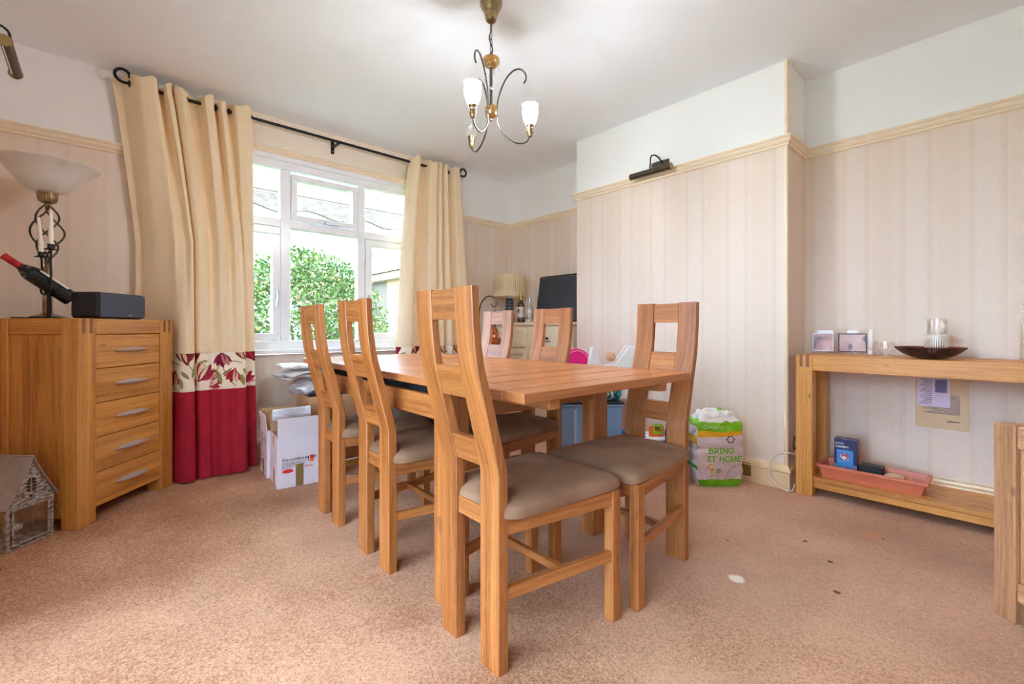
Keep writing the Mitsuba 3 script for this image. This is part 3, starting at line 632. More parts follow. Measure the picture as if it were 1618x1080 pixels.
tl = thing('tealight_swing', 'small white tealight dish hanging on a wire inside the house lantern', 'candle')
cxl, cyl_ = w_ / 2 + .01, dpt / 2
put(tl, 'wire', tube(spline([(cxl - .03, cyl_, .07), (cxl - .028, cyl_, .11), (cxl, cyl_, he - .004), (cxl + .028, cyl_, .11), (cxl + .03, cyl_, .07)], 24), .0018, 6), 'dark_steel', M=HM)
put(tl, 'dish', mv(lathe([(0, .056), (.028, .056), (.033, .072), (.031, .072), (.027, .060), (0, .060)], 24), cxl, cyl_), 'white_plastic', M=HM); put(tl, 'wax', mv(cyl(.022, .058, .074, 20, .003), cxl, cyl_), 'candle_wax', M=HM)
put(tl, 'flame_tip', mv(lathe([(0, .073), (.007, .078), (.005, .09), (0, .105)], 12), cxl, cyl_), 'candle_wax', M=HM, smooth=40)
solo('black_cable', tube(spline([(-.335, 2.76, .004), (-.30, 2.70, .004), (-.30, 2.66, .004), (-.36, 2.6, .004), (-.42, 2.58, .004)], 20), .004, 8), 'black_plastic', 'thin black cable on the carpet below the house lantern', 'cable', smooth=40)

# ------------------------------------------------------------------ curtains and rod
rod = thing('curtain_rod', 'black iron curtain pole with scrolled ends above the window', 'curtain rod')
RY, RZc = 3.635, 2.46
put(rod, 'pole', tube([(.12, RY, RZc), (2.63, RY, RZc)], .0105, 14), 'black_iron', smooth=40)
def scroll(x, s, R):
    t = np.linspace(0, 1, 44); an = -math.pi / 2 + t * 1.55 * math.pi; r = R * (1 - .38 * t)
    return np.stack([x + s * (.008 + R * .55 + r * np.cos(an) * 0 + r * np.sin(an + math.pi) * 0), RY + 0 * t, RZc + 0 * t], 1), an, r
for x, s, R in ((.12, -1, .043), (2.63, 1, .04)):
    t = np.linspace(0, 1, 44); an = -math.pi / 2 + t * 1.62 * math.pi; r = R * (1 - .30 * t)
    pth = np.stack([x + s * (.02 + r * np.cos(an)), RY + 0 * t, RZc + R + r * np.sin(an)], 1)
    put(rod, 'finial', tube(np.vstack([[x, RY, RZc], pth]), .0085, 10), 'black_iron', smooth=40)
put(rod, 'bracket', cat(bx(1.40, 1.425, 3.748, 3.757, 2.395, 2.50, .002), bx(1.402, 1.423, RY - .012, 3.75, RZc - .022, RZc - .010, .002), bx(1.402, 1.423, RY - .014, RY - .009, RZc - .022, RZc + .004, .001)), 'black_iron')
for z in (2.415, 2.445): put(rod, 'screw', mv(ball(.004, (1.4125, 3.748, z), 1)), 'steel')
def curtain(key, top, bot, g_of_z, yb_of_z, bands, zt, rings):
    s = np.arange(len(top)); n = 220; ss = np.linspace(0, len(top) - 1, n)
    xt, yt, xb, yb_ = (PchipInterpolator(s, np.array(q)[:, c])(ss) for q, c in ((top, 0), (top, 1), (bot, 0), (bot, 1)))
    for (z1, z0, m, nm) in bands:
        nz = max(6, int((z1 - z0) / .03)); zs = np.linspace(z1, z0, nz); V, U = [], []
        for z in zs:
            g = g_of_z(z); g2 = np.clip((zt - z) / 1.6, 0, 1)
            X = xt * (1 - g) + xb * g; Y = yb_of_z(z) + (yt - .0) * 1.25 * (1 - g2) + yb_ * g2 + .006 * (meshkit.noise(np.stack([X * 9, X * 0 + z * 3, X * 0], 1), 4) - .5)
            Zc = np.full(n, z) + (.012 * np.sin(X * 60) * np.clip((z - zt + .03) / .03, 0, 1))
            V.append(np.stack([X, Y, Zc], 1)); arc = np.r_[0, np.cumsum(np.hypot(np.diff(X), np.diff(Y)))]; U.append(np.stack([arc, np.full(n, z)], 1))
        V = np.array(V).transpose(1, 0, 2); U = np.array(U).transpose(1, 0, 2).reshape(-1, 2)
        me, uv = sheet(V.reshape(-1, 3), n, nz, .004, U); put(key, nm, me, m, smooth=True, uv=uv)
    for x in rings:
        put(key, 'eyelet', tube([(x + .0, RY + .017 * math.cos(a), RZc + .017 * math.sin(a)) for a in np.linspace(0, 2 * math.pi, 20, endpoint=False)], .004, 8, True), 'black_iron', smooth=40)
cl = thing('curtain', 'cream curtain with tulip band and deep red hem, left of the window beside the chest', 'curtain', 'window curtains')
topL = [(.05, .055), (.085, .05), (.128, .0), (.18, -.055), (.235, -.062), (.255, -.055), (.270, .02), (.288, .03), (.305, -.05), (.328, -.05), (.340, .03), (.352, -.04), (.385, -.058), (.412, -.02), (.432, .04), (.458, .045), (.485, .03), (.51, -.05), (.545, -.05), (.572, .02), (.582, .03), (.600, -.045), (.625, -.04), (.645, .03), (.662, .02), (.69, -.045), (.74, -.05), (.80, .005)]
botL = [(.16, .15), (.185, .145), (.21, .13), (.265, .085), (.325, .02), (.345, -.02), (.37, -.065), (.40, -.082), (.427, -.08), (.440, -.05), (.446, .0), (.455, -.03), (.475, -.05), (.51, -.05), (.535, -.03), (.55, -.03), (.56, -.035), (.585, -.055), (.615, -.06), (.64, -.055), (.655, -.055), (.675, -.065), (.70, -.07), (.722, -.06), (.732, .0), (.742, .035), (.765, .03), (.80, .02)]
gl = lambda z: float(np.clip((2.46 - z) / 0.95, 0, 1) ** .85)
ybl = lambda z: float(np.interp(z, [0, .8, 1.6, 2.5], [3.475, 3.55, 3.60, RY]))
curtain(cl, topL, botL, gl, ybl, [(2.505, .80, 'cream_fabric', 'cream_panel'), (.798, .562, 'floral_fabric', 'floral_panel'), (.56, .012, 'red_fabric', 'red_hem')], 2.505, (.128, .265, .336, .42, .577, .655, .79))
cr_ = thing('curtain', 'cream curtain right of the window, behind the far end of the table', 'curtain', 'window curtains')
topR = [(2.06, .01), (2.08, -.03), (2.12, -.055), (2.15, -.03), (2.163, .03), (2.19, .04), (2.22, .02), (2.255, -.045), (2.31, -.05), (2.325, .03), (2.338, -.03), (2.355, -.05), (2.375, -.03), (2.388, .03), (2.400, -.03), (2.42, -.05), (2.438, -.03), (2.45, .03), (2.475, .02), (2.51, -.045), (2.56, -.045), (2.605, .0)]
botR = [(1.86 + (x - 2.06) * (.82 / .545), y * 1.4 - .01) for x, y in topR]
gr = lambda z: float(np.clip((2.46 - z) / 1.9, 0, 1) ** .8)
curtain(cr_, topR, botR, gr, ybl, [(2.505, .80, 'cream_fabric', 'cream_panel'), (.798, .562, 'floral_fabric', 'floral_panel'), (.56, .012, 'red_fabric', 'red_hem')], 2.505, (2.085, 2.16, 2.235, 2.325, 2.39, 2.455, 2.585))

# ------------------------------------------------------------------ boxes under the window
def carton(key, M, w, d, h, t, m, inner='card_brown', flaps=()):
    walls = cat(bx(0, w, 0, t, 0, h, .001), bx(0, w, d - t, d, 0, h, .001), bx(0, t, t, d - t, 0, h, .001), bx(w - t, w, t, d - t, 0, h, .001), bx(t, w - t, t, d - t, 0, .004, 0))
    put(key, 'body', walls, m, M=M)
    ins = cat(bx(t, w - t, t, t + .001, .004, h - .002, 0), bx(t, w - t, d - t - .001, d - t, .004, h - .002, 0), bx(t, t + .001, t, d - t, .004, h - .002, 0), bx(w - t - .001, w - t, t, d - t, .004, h - .002, 0))
    put(key, 'lining', ins, inner, M=M)
    for side, ang, L in flaps:                                # a flap hinged on the rim, turned outwards by ang from upright
        f = bx(0.002, (w if side in 'fb' else d) - .002, -t / 2, t / 2, 0, L, .001); fi = bx(.002, (w if side in 'fb' else d) - .002, t / 2, t / 2 + .001, 0, L, 0)
        R = {'f': tr(0, t / 2, h) @ rotx(ang), 'b': tr(w, d - t / 2, h) @ rotz(math.pi) @ rotx(ang), 'l': tr(t / 2, d, h) @ rotz(-math.pi / 2) @ rotx(ang), 'r': tr(w - t / 2, 0, h) @ rotz(math.pi / 2) @ rotx(ang)}[side]
        fk = put(key, 'flap', f, m, M=M @ R); put(fk, 'flap_lining', fi, inner, M=M @ R)
def printed(key, M, s, h, x, z, m, bold=False):
    t_ = text(s, h, .0006, bold); t_.apply_transform(rotx(math.pi / 2)); t_.apply_translation([x, -.0002, z]); put(key, 'printing', t_, m, M=M)
ba = thing('cardboard_box', 'open white printed cardboard box in front, holding a roll of film', 'box', 'cardboard boxes under the window')
BM = frame((.774, 2.925, 0), (.204, -.021)); bw, bd, bh = .36, .25, .305
carton(ba, BM, bw, bd, bh, .005, 'card_white', flaps=(('f', .10, .115), ('b', .25, .11), ('r', .9, .10)))
printed(ba, BM, 'POLASCREEN BC 300', .0135, .026, .160, 'ink_dark', True)
for i in range(5): put(ba, 'printing', bx(.026, .026 + (.135, .12, .13, .11, .06)[i], -.0006, 0, .148 - i * .008, .1515 - i * .008, 0), 'ink_grey', M=BM)
put(ba, 'printing', mv(trimesh.Trimesh(*(lambda m: (m.vertices[:, [0, 2, 1]] * [1, -1, 1], m.faces))(prism(Point(0, 0).buffer(1).__class__([(.031 * math.cos(a), .012 * math.sin(a)) for a in np.linspace(0, 2 * math.pi, 30, endpoint=False)]), 0, .0007)), process=False), .058, 0, .10), 'ink_red', M=BM)
put(ba, 'printing', bx(.172, .176, -.0007, 0, .142, .172, 0), 'ink_dark', M=BM); put(ba, 'printing', bx(.182, .206, -.0007, 0, .158, .178, 0), 'ink_red', M=BM); put(ba, 'printing', bx(.182, .206, -.0007, 0, .138, .157, 0), 'ink_orange', M=BM)
printed(ba, BM, 'plus!', .016, .150, .108, 'ink_red')
put(ba, 'tape', bx(.102, .145, -.0012, 0, .002, .135, 0), 'tape_brown', M=BM)
put(ba, 'tape', bx(-.0012, 0, .085, .125, .002, .10, 0), 'tape_brown', M=BM); put(ba, 'tape', bx(-.0012, 0, .10, .14, .24, .30, 0), 'card_brown', M=BM)
m = trimesh.creation.icosphere(subdivisions=3, radius=1.0); m.vertices = np.sign(m.vertices) * np.abs(m.vertices) ** .6 * [.168, .113, .165]; m.vertices += (meshkit.noise(m.vertices * 34, 8) - .5)[:, None] * .018 * [0, 0, 1]; m.apply_translation([bw / 2, bd / 2, .20]); solo('packing_paper', m, 'card_brown', 'crumpled brown packing paper filling the front white box under the film roll', 'paper', smooth=True, M=BM)
bb = thing('cardboard_box', 'open white cardboard box with dark spotted side between the red curtain and the front box', 'box', 'cardboard boxes under the window')
BM2 = frame((.782, 3.185, 0), (.36, -.03)); w2, d2 = .232, .235
carton(bb, BM2, w2, d2, .305, .005, 'card_white', flaps=(('l', .12, .10), ('b', .2, .11)))
rs = np.random.default_rng(3)
for i in range(26): yy, zc = .12 + .10 * rs.random(), .05 + .22 * rs.random(); put(bb, 'printing', bx(-.0008, 0, yy, yy + .012, zc, zc + .010, 0), 'ink_dark', M=BM2)
for i in range(6): put(bb, 'printing', bx(-.0008, 0, .03, .03 + .05 - .006 * (i % 3), .205 + i * .009, .208 + i * .009, 0), 'ink_grey', M=BM2)
put(bb, 'printing', bx(-.0008, 0, .06, .115, .238, .244, 0), 'ink_red', M=BM2); put(bb, 'tape', bx(-.0012, 0, .10, .135, .002, .10, 0), 'tape_brown', M=BM2)
for z in (.035, .05): put(bb, 'printing', bx(-.0008, 0, .015, .10, z, z + .003, 0), 'ink_grey', M=BM2)
rl = thing('film_roll', 'roll of clear packing film lying in the front white box', 'roll')
Rm = axes(np.array([.80, 3.125, .405]), np.array([0, 0, 1.0]), np.array([-.15, -.9, .1]) * 0 + np.cross([.955, -.29, .06], [0, 0, 1.0]), np.array([.955, -.29, .06])); Rm[:3, 1] = np.cross(Rm[:3, 2] / np.linalg.norm(Rm[:3, 2]), Rm[:3, 0]); Rm[:3, 2] /= np.linalg.norm(Rm[:3, 2])
put(rl, 'film', lathe([(.024, 0), (.038, 0), (.040, .003), (.040, .217), (.038, .22), (.024, .22)], 32, True), 'bubble_film', smooth=40, M=Rm); put(rl, 'core', lathe([(.020, .001), (.024, .001), (.024, .219), (.020, .219)], 28, True), 'card_brown', smooth=40, M=Rm)
bk = thing('cardboard_box', 'open brown cardboard box with black bin liner behind the white boxes', 'box', 'cardboard boxes under the window')
BM3 = frame((1.045, 3.20, 0), (.45, -.02)); carton(bk, BM3, .46, .30, .49, .005, 'card_brown', flaps=(('b', -.15, .08),))
m = trimesh.creation.icosphere(subdivisions=3, radius=1.0); m.vertices *= [.205, .115, .075]; m.vertices += (meshkit.noise(m.vertices * 40, 2) - .5)[:, None] * .03 * [.3, .3, 1]; m.apply_translation([.23, .15, .46])
solo('bin_liner', m, 'black_plastic', 'crumpled black bin liner inside the brown cardboard box', 'bag', smooth=True, M=BM3)
for i, (z, yaw, m_, lab) in enumerate(((.60, .05, 'mailer_grey', 'grey bubble mailer at the bottom of the stack on the brown box'), (.635, .25, 'mailer_grey', 'silvery mailer bag in the middle of the stack on the brown box'), (.675, -.1, 'mailer_white', 'white mailer bag on top of the stack on the brown box'))):
    n1, n2 = 20, 16; U, V_ = np.meshgrid(np.linspace(-.5, .5, n1), np.linspace(-.5, .5, n2), indexing='ij'); P = np.stack([U * .36, V_ * .26, .034 * meshkit.fbm(np.stack([U * 5 + i * 7, V_ * 5, U * 0], -1), 3, i) + .035 * np.abs(U) * np.sign(U) * -1 * (i == 0) - .03 * (U < -.25) * (-U - .25) * 4 * (1 if i != 2 else .6)], -1)
    me = sheet(P.reshape(-1, 3), n1, n2, .012); me.fix_normals(); me.apply_transform(tr(1.11, 3.45, z) @ rotz(yaw) @ roty(.12 if i == 2 else .02)); solo('mailer_bag', me, m_, lab, 'mailer bag', 'mailer bags on the brown box', smooth=40)
m = trimesh.creation.icosphere(subdivisions=3, radius=1.0); m.vertices *= [.16, .11, .085]; m.vertices += (meshkit.noise(m.vertices * 30, 6) - .5)[:, None] * .03; m.apply_translation([1.16, 3.49, .53])
solo('grey_parcel_bag', m, 'mailer_grey', 'crumpled grey plastic parcel bag between the brown box and the mailers', 'bag', smooth=True)

# ------------------------------------------------------------------ alcove by the window: cabinet and what stands on it
cb = thing('cream_cabinet', 'cream painted cabinet with drawers and doors in the alcove beyond the table', 'cabinet')
cx0, cx1, ca, cbm, cz = 3.0, 3.345, 2.53, 3.68, 1.015
put(cb, 'carcass', bx(cx0 + .012, cx1, ca + .01, cbm - .01, .06, cz - .03, .003), 'cream_furniture'); put(cb, 'top', bx(cx0 - .015, cx1, ca - .01, cbm + .01, cz - .03, cz, .008), 'cream_furniture'); put(cb, 'plinth', bx(cx0 + .03, cx1, ca + .03, cbm - .03, 0, .06, .003), 'cream_furniture')
def panelled(name, y0_, y1_, z0, z1):
    f = .035; dk_ = put(cb, name, cat(bx(cx0 - .006, cx0 + .012, y0_, y1_, z1 - f, z1), bx(cx0 - .006, cx0 + .012, y0_, y1_, z0, z0 + f), bx(cx0 - .006, cx0 + .012, y0_, y0_ + f, z0 + f, z1 - f), bx(cx0 - .006, cx0 + .012, y1_ - f, y1_, z0 + f, z1 - f), bx(cx0 + .002, cx0 + .012, y0_ + f, y1_ - f, z0 + f, z1 - f)), 'cream_furniture')
    return dk_
for a, b in ((2.56, 3.06), (3.11, 3.65)):
    d_ = put(cb, 'drawer', bx(cx0 - .006, cx0 + .012, a, b, .775, .955, .004), 'cream_furniture'); ym = (a + b) / 2
    put(d_, 'knob', cat(mv(ball(.012, (cx0 - .022, ym, .868), 2)), tube([(cx0 - .006, ym, .868), (cx0 - .02, ym, .868)], .005), tube(spline([(cx0 - .012, ym + .03, .845), (cx0 - .025, ym, .835), (cx0 - .012, ym - .03, .845)], 10), .003)), 'black_iron', smooth=40)
for a, b in ((2.56, 2.805), (2.815, 3.06), (3.11, 3.375), (3.385, 3.65)):
    d_ = panelled('door', a, b, .10, .74); put(d_, 'knob', ball(.011, (cx0 - .016, b - .02 if (a < 2.6 or 3.05 < a < 3.2) else a + .02, .5), 2), 'black_iron', smooth=True)
CT = cz
dl = thing('drum_lamp', 'small lamp with cream drum shade and dark striped base on the cream cabinet', 'lamp')
Dm = tr(3.18, 3.535, CT)
rr = [(0, 0)]
for i in range(8): rr += [((.062 - .003 * i) * .9, .032 * i + .002), ((.066 - .003 * i) * .9, .032 * i + .010), ((.066 - .003 * i) * .9, .032 * i + .022), ((.062 - .003 * i) * .9, .032 * i + .030)]
put(dl, 'base', lathe(rr + [(.03, .258), (0, .258)], 32), 'navy_glaze', smooth=50, M=Dm)
for i in range(8): put(dl, 'base_ring', lathe([((.0655 - .003 * i) * .9, .032 * i - .003), ((.0655 - .003 * i) * .9, .032 * i + .004), (.03, .032 * i + .004), (.03, .032 * i - .003)], 32, True), 'grey_glaze', smooth=40, M=Dm) if i else None
put(dl, 'neck', cyl(.012, .255, .30, 14), 'steel', M=Dm, smooth=40)
put(dl, 'shade', lathe([(.172, .275), (.160, .50), (.157, .50), (.169, .275)], 48, True), 'lamp_linen', smooth=40, M=Dm); put(dl, 'shade_ring', cat(tube([(.157 * math.cos(a), .157 * math.sin(a), .497) for a in np.linspace(0, 6.2832, 40, endpoint=False)], .003, 6, True), tube([(-.157, 0, .495), (.157, 0, .495)], .002), tube([(0, 0, .28), (0, 0, .495)], .003)), 'steel', M=Dm)
def bottle(loc, prof, gm, lab, lb, cap, capm, nm='spirit_bottle'):
    k = thing(nm, lab, 'bottle', 'bottles on the cream cabinet'); M_ = tr(*loc)
    put(k, 'glass', lathe(prof, 28), gm, smooth=40, M=M_)
    if lb: put(k, 'label_sticker', lathe([(lb[0], lb[1]), (lb[0] + .0006, lb[1]), (lb[0] + .0006, lb[2]), (lb[0], lb[2])], 28, True), lb[3], smooth=40, M=M_)
    put(k, 'cap', lathe(cap, 20), capm, smooth=40, M=M_); return k
mat('whisky', (64, 34, 14), 0.1); mat('cream_bottle', (196, 184, 166), 0.15); mat('gold_foil', (186, 146, 62), 0.25, 1.0)
k = bottle((3.09, 3.265, CT), [(0, 0), (.036, 0), (.038, .004), (.038, .165), (.032, .19), (.016, .21), (.0145, .255), (0, .255)], 'whisky', 'amber whisky bottle with white label and gold top on the cream cabinet', (.0383, .055, .155, 'label_paper'), [(.0155, .225), (.016, .23), (.016, .288), (0, .29)], 'gold_foil')
put(k, 'label_mark', cat(bx(-.0395, -.0385, -.016, -.004, .10, .135, 0), bx(-.0395, -.0385, .002, .008, .09, .13, 0), bx(-.0395, -.0385, -.018, .018, .062, .066, 0)), 'ink_dark', M=tr(3.09, 3.265, CT))
bottle((3.09, 3.145, CT), [(0, 0), (.040, 0), (.042, .004), (.042, .12), (.034, .16), (.017, .185), (.015, .21), (0, .21)], 'cream_bottle', 'pale cream liqueur bottle right of the whisky bottle on the cream cabinet', (.0423, .03, .045, 'ink_grey'), [(.0155, .19), (.016, .19), (.016, .232), (0, .233)], 'steel')
bottle((3.15, 3.085, CT), [(0, 0), (.022, 0), (.023, .003), (.023, .07), (.016, .085), (.010, .095), (0, .095)], 'whisky', 'little dark bottle between the pale bottle and the black board', None, [(.010, .09), (.0105, .09), (.0105, .11), (0, .11)], 'black_plastic')
bd_ = thing('blackboard', 'black board in a wrought scroll stand leaning in the alcove on the cream cabinet', 'blackboard')
lean = np.array([.065, 0, .42]); lean /= np.linalg.norm(lean)
BMx = axes(np.zeros(3), np.array([0, -1.0, 0]), np.array([-lean[2], 0, lean[0]]) * -1, lean)      # x to the right, y into the wall side, z up the board
BMx[:3, 3] = (3.185, 3.149, CT + .014)
put(bd_, 'panel', bx(0, .60, 0, .012, 0, .430, .002), 'chalkboard', M=BMx)
put(bd_, 'frame', cat(bx(-.008, .608, -.003, .014, .435, .445, .002), bx(-.008, .608, -.003, .014, -.010, 0, .002), bx(-.008, 0, -.003, .014, 0, .435, .002), bx(.60, .608, -.003, .014, 0, .435, .002)), 'black_iron', M=BMx)
def curl(c, r, a0, a1, n=30, k=.55): t = np.linspace(0, 1, n); a = a0 + (a1 - a0) * t; q = r * (1 - k * t); return np.stack([c[0] + q * np.cos(a), 0 * t + .006, c[1] + q * np.sin(a)], 1)
put(bd_, 'scroll', tube(curl((.49, .47), .026, -1.57, 3.6), .0035, 6), 'black_iron', M=BMx, smooth=40); put(bd_, 'scroll', tube(curl((.545, .47), .026, -1.57, -6.7), .0035, 6), 'black_iron', M=BMx, smooth=40)
put(bd_, 'scroll', tube(curl((-.035, .30), .026, 0, 5.2), .0035, 6), 'steel', M=BMx, smooth=40); put(bd_, 'scroll', tube(curl((-.035, .24), .026, 0, -5.2), .0035, 6), 'steel', M=BMx, smooth=40)
hk = thing('hook_stand', 'dark iron stand with a curled crook holding a copper lantern, by the curtain', 'stand')
hx, hy = 2.51, 3.20
put(hk, 'stem', tube(spline([(hx, hy, .01), (hx, hy, .6), (hx, hy, 1.08), (hx + .012, hy - .02, 1.19), (hx + .045, hy - .085, 1.245), (hx + .075, hy - .145, 1.21), (hx + .078, hy - .15, 1.165), (hx + .062, hy - .12, 1.15), (hx + .056, hy - .105, 1.175)], 70), .0065, 8), 'bronze', smooth=40); put(hk, 'base', mv(lathe([(0, 0), (.11, 0), (.11, .008), (.03, .018), (0, .02)], 28), hx, hy), 'bronze', smooth=30)
cl_ = thing('copper_lantern', 'shiny copper lantern hanging from the iron crook behind the table', 'lantern')
Lx = tr(hx + .07, hy - .135, .78)
put(cl_, 'body', lathe([(0, -.02), (.05, -.01), (.075, .03), (.08, .06), (.06, .085), (.034, .10), (.03, .125), (.034, .13), (.036, .15), (.02, .17), (.012, .19), (0, .195)], 28), 'copper', smooth=40, M=Lx)
put(cl_, 'chain', cat(*[tube([(.009 * math.cos(a) * (1 - i % 2), .009 * math.cos(a) * (i % 2), .20 + .03 * i + .017 * math.sin(a)) for a in np.linspace(0, 6.2832, 14, endpoint=False)], .0022, 6, True) for i in range(6)]), 'bronze', M=Lx); put(cl_, 'leaf_scroll', cat(tube(spline([(0, 0, .19), (-.02, 0, .22), (-.04, 0, .225), (-.045, 0, .21)], 12), .003), tube(spline([(0, 0, .19), (.02, 0, .22), (.04, 0, .225), (.045, 0, .21)], 12), .003)), 'bronze', M=Lx)

# ------------------------------------------------------------------ beside the chimney breast
sc_ = thing('pink_suitcase', 'bright pink round topped toy suitcase standing against the chimney breast', 'suitcase')
th = np.linspace(0, math.pi, 22); arch = [( .10 * math.cos(t) , .70 + .10 * math.sin(t)) for t in th]
pl_ = Polygon([(.10, .03)] + arch + [(-.10, .03)]); m = cat(prism(pl_.buffer(-.008), 0, .012), prism(pl_, .008, .13)); SMx = axes(np.array([2.735, 2.285, 0]), -RT * -1, np.array([0, 0, 1.0]), -FW * 1.0)
SMx = np.eye(4); SMx[:3, 0] = RT; SMx[:3, 1] = (0, 0, 1); SMx[:3, 2] = -FW; SMx[:3, 3] = (2.80, 2.33, 0)
put(sc_, 'shell', prism(pl_, 0, .12), 'magenta_plastic', M=SMx); put(sc_, 'rim', tube([(x, y, .121) for x, y in np.array(pl_.buffer(-.014).exterior.coords)[:-1]], .004, 6, True), 'pale_pink', M=SMx, smooth=40)
for x in (-.07, .07): put(sc_, 'wheel', mv(trimesh.Trimesh(*(lambda m: (m.vertices[:, [0, 2, 1]] , m.faces))(cyl(.024, 0, .022, 16, .003)), process=False), x, .002, .04) if False else bx(x - .02, x + .02, 0, .032, .03, .06, .006), 'black_plastic', M=SMx)
def cam(px, d, z): u = (px - 809) / FPX; p = d * (FW + u * RT); return np.array([p[0], p[1], z])
bn = thing('storage_box', 'translucent blue plastic storage box with black lid under the far side of the table', 'box', 'plastic storage boxes')
o = cam(883, 3.0, 0); SB_ = frame(o, RT)
pr = [(0, 0.0), (.40, 0)]
put(bn, 'tub', hull([(.02, .02, .005), (.40, .02, .005), (.40, .24, .005), (.02, .24, .005), (0, 0, .44), (.42, 0, .44), (.42, .26, .44), (0, .26, .44)]), 'blue_plastic', M=SB_)
put(bn, 'rim', bx(-.008, .428, -.008, .268, .44, .456, .004), 'blue_plastic', M=SB_); put(bn, 'lid', bx(-.012, .432, -.012, .272, .457, .472, .004), 'black_plastic', M=SB_)
for x in (.10, .30): put(bn, 'rib', bx(x, x + .02, -.002, .012, .03, .42, .003), 'blue_pale_plastic', M=SB_)
pk = thing('tissue_pack', 'teal and white plastic wrapped pack with dark green letters on the storage box', 'pack')
pm = trimesh.Trimesh(*(lambda m: (m.vertices[:, [2, 0, 1]], m.faces))(cyl(.058, 0, .20, 28, .02)), process=False); PKm = SB_ @ tr(.225, .07, .532)
put(pk, 'wrap', pm, 'teal_film', M=PKm, smooth=50)
put(pk, 'white_band', trimesh.Trimesh(*(lambda m: (m.vertices[:, [2, 0, 1]], m.faces))(lathe([(.0585, .05), (.0592, .05), (.0592, .145), (.0585, .145)], 28, True)), process=False), 'white_plastic', M=PKm, smooth=50)
tx = text('OK', .062, .002, True); v = tx.vertices.copy(); v[:, 0] += .060; ang = (v[:, 1] - .047) / .06; r_ = .0595 + v[:, 2]; tx.vertices = np.stack([v[:, 0], -r_ * np.cos(ang), r_ * np.sin(ang)], 1); put(pk, 'lettering', tx, 'dark_green', M=PKm)
bs = thing('booster_seat', 'white moulded plastic child seat standing on the storage box', 'child seat')
BSm = frame(cam(925, 3.16, .474), RT)
side = Polygon([(0, 0), (.30, 0), (.36, .35), (.34, .36), (.245, .235), (.20, .215), (.14, .22), (.11, .245), (.098, .345), (.083, .345), (.055, .19)]).buffer(.008)
for y in (0, .11): put(bs, 'side_panel', trimesh.Trimesh(*(lambda m: (np.stack([m.vertices[:, 0] - .02, m.vertices[:, 2] + y, m.vertices[:, 1]], 1), m.faces[:, ::-1]))(prism(side, 0, .018)), process=False), 'white_plastic', M=BSm)
put(bs, 'seat', hull([(.03, .0, .16), (.27, .0, .16), (.27, .128, .16), (.03, .128, .16), (.05, 0, .21), (.25, 0, .21), (.25, .128, .21), (.05, .128, .21)]), 'white_plastic', M=BSm)
solo('toy_ball', ball(.035, cam(965, 3.24, .755), 3), 'tan_ball', 'small tan ball resting in the white child seat', 'ball', smooth=True)
s2 = thing('storage_box', 'clear pale storage box with toys on top, seen behind the near right chair', 'box', 'plastic storage boxes')
S2 = frame(cam(995, 2.88, 0), RT)
put(s2, 'tub', hull([(.015, .015, .004), (.225, .015, .004), (.225, .19, .004), (.015, .19, .004), (0, 0, .24), (.24, 0, .24), (.24, .20, .24), (0, .20, .24)]), 'blue_pale_plastic', M=S2); put(s2, 'lid', bx(-.008, .248, -.008, .208, .241, .256, .004), 'paper_pale', M=S2)
k = thing('toy_book', 'blue folded toy book lying on the clear storage box', 'book'); put(k, 'cover', cat(bx(.0, .12, .02, .14, .257, .262, .001), bx(.0, .12, .02, .14, .278, .283, .001), bx(0, .005, .02, .14, .262, .278, .001)), 'toy_blue', M=S2 @ rotz(.12)); put(k, 'pages', bx(.006, .117, .024, .136, .2625, .2775, 0), 'paper_pale', M=S2 @ rotz(.12))
k = thing('toy_book', 'smaller blue book lying on top of the blue toy book', 'book'); put(k, 'cover', cat(bx(.005, .085, .04, .13, .284, .288, .001), bx(.005, .085, .04, .13, .30, .304, .001), bx(.005, .009, .04, .13, .288, .30, .001)), 'toy_blue', M=S2 @ rotz(.02)); put(k, 'pages', bx(.010, .083, .043, .127, .2885, .2995, 0), 'toy_green', M=S2 @ rotz(.02))
k = thing('craft_packet', 'orange and green card packet leaning on the clear storage box', 'packet'); put(k, 'card', bx(.14, .235, .05, .066, .257, .325, .002), 'toy_orange', M=S2 @ rotx(-.0)); put(k, 'front_panel', bx(.165, .225, .048, .0505, .275, .34, .002), 'toy_green', M=S2); put(k, 'front_stripe', bx(.175, .215, .0465, .0485, .296, .304, 0), 'ink_red', M=S2); put(k, 'front_stripe', bx(.175, .205, .0465, .0485, .31, .318, 0), 'ink_dark', M=S2)
rk = thing('rucksack', 'navy and lilac grey soft rucksack slumped between the near right chair and the shopping bag', 'rucksack')
RK = frame(cam(1076, 2.74, 0), RT)
def soft(c, s, seed, amp=.02): m = trimesh.creation.icosphere(subdivisions=3, radius=1.0); v = m.vertices; v = np.sign(v) * np.abs(v) ** .7; m.vertices = v * s; m.vertices += m.vertices / np.linalg.norm(m.vertices, axis=1, keepdims=True) * ((meshkit.fbm(m.vertices * 22, 3, seed) - .5) * amp * 2)[:, None]; m.apply_translation(c); return m
put(rk, 'body', soft((.0, .10, .235), (.055, .07, .145), 3), 'navy_cloth', M=RK, smooth=True); put(rk, 'base_pocket', soft((.015, .09, .062), (.06, .08, .055), 5, .010), 'lilac_cloth', M=RK, smooth=True); put(rk, 'strap', tube(spline([(.0, .05, .36), (.03, .03, .40), (.05, .06, .36), (.05, .06, .26)], 20), .008, 8), 'navy_cloth', M=RK, smooth=40)

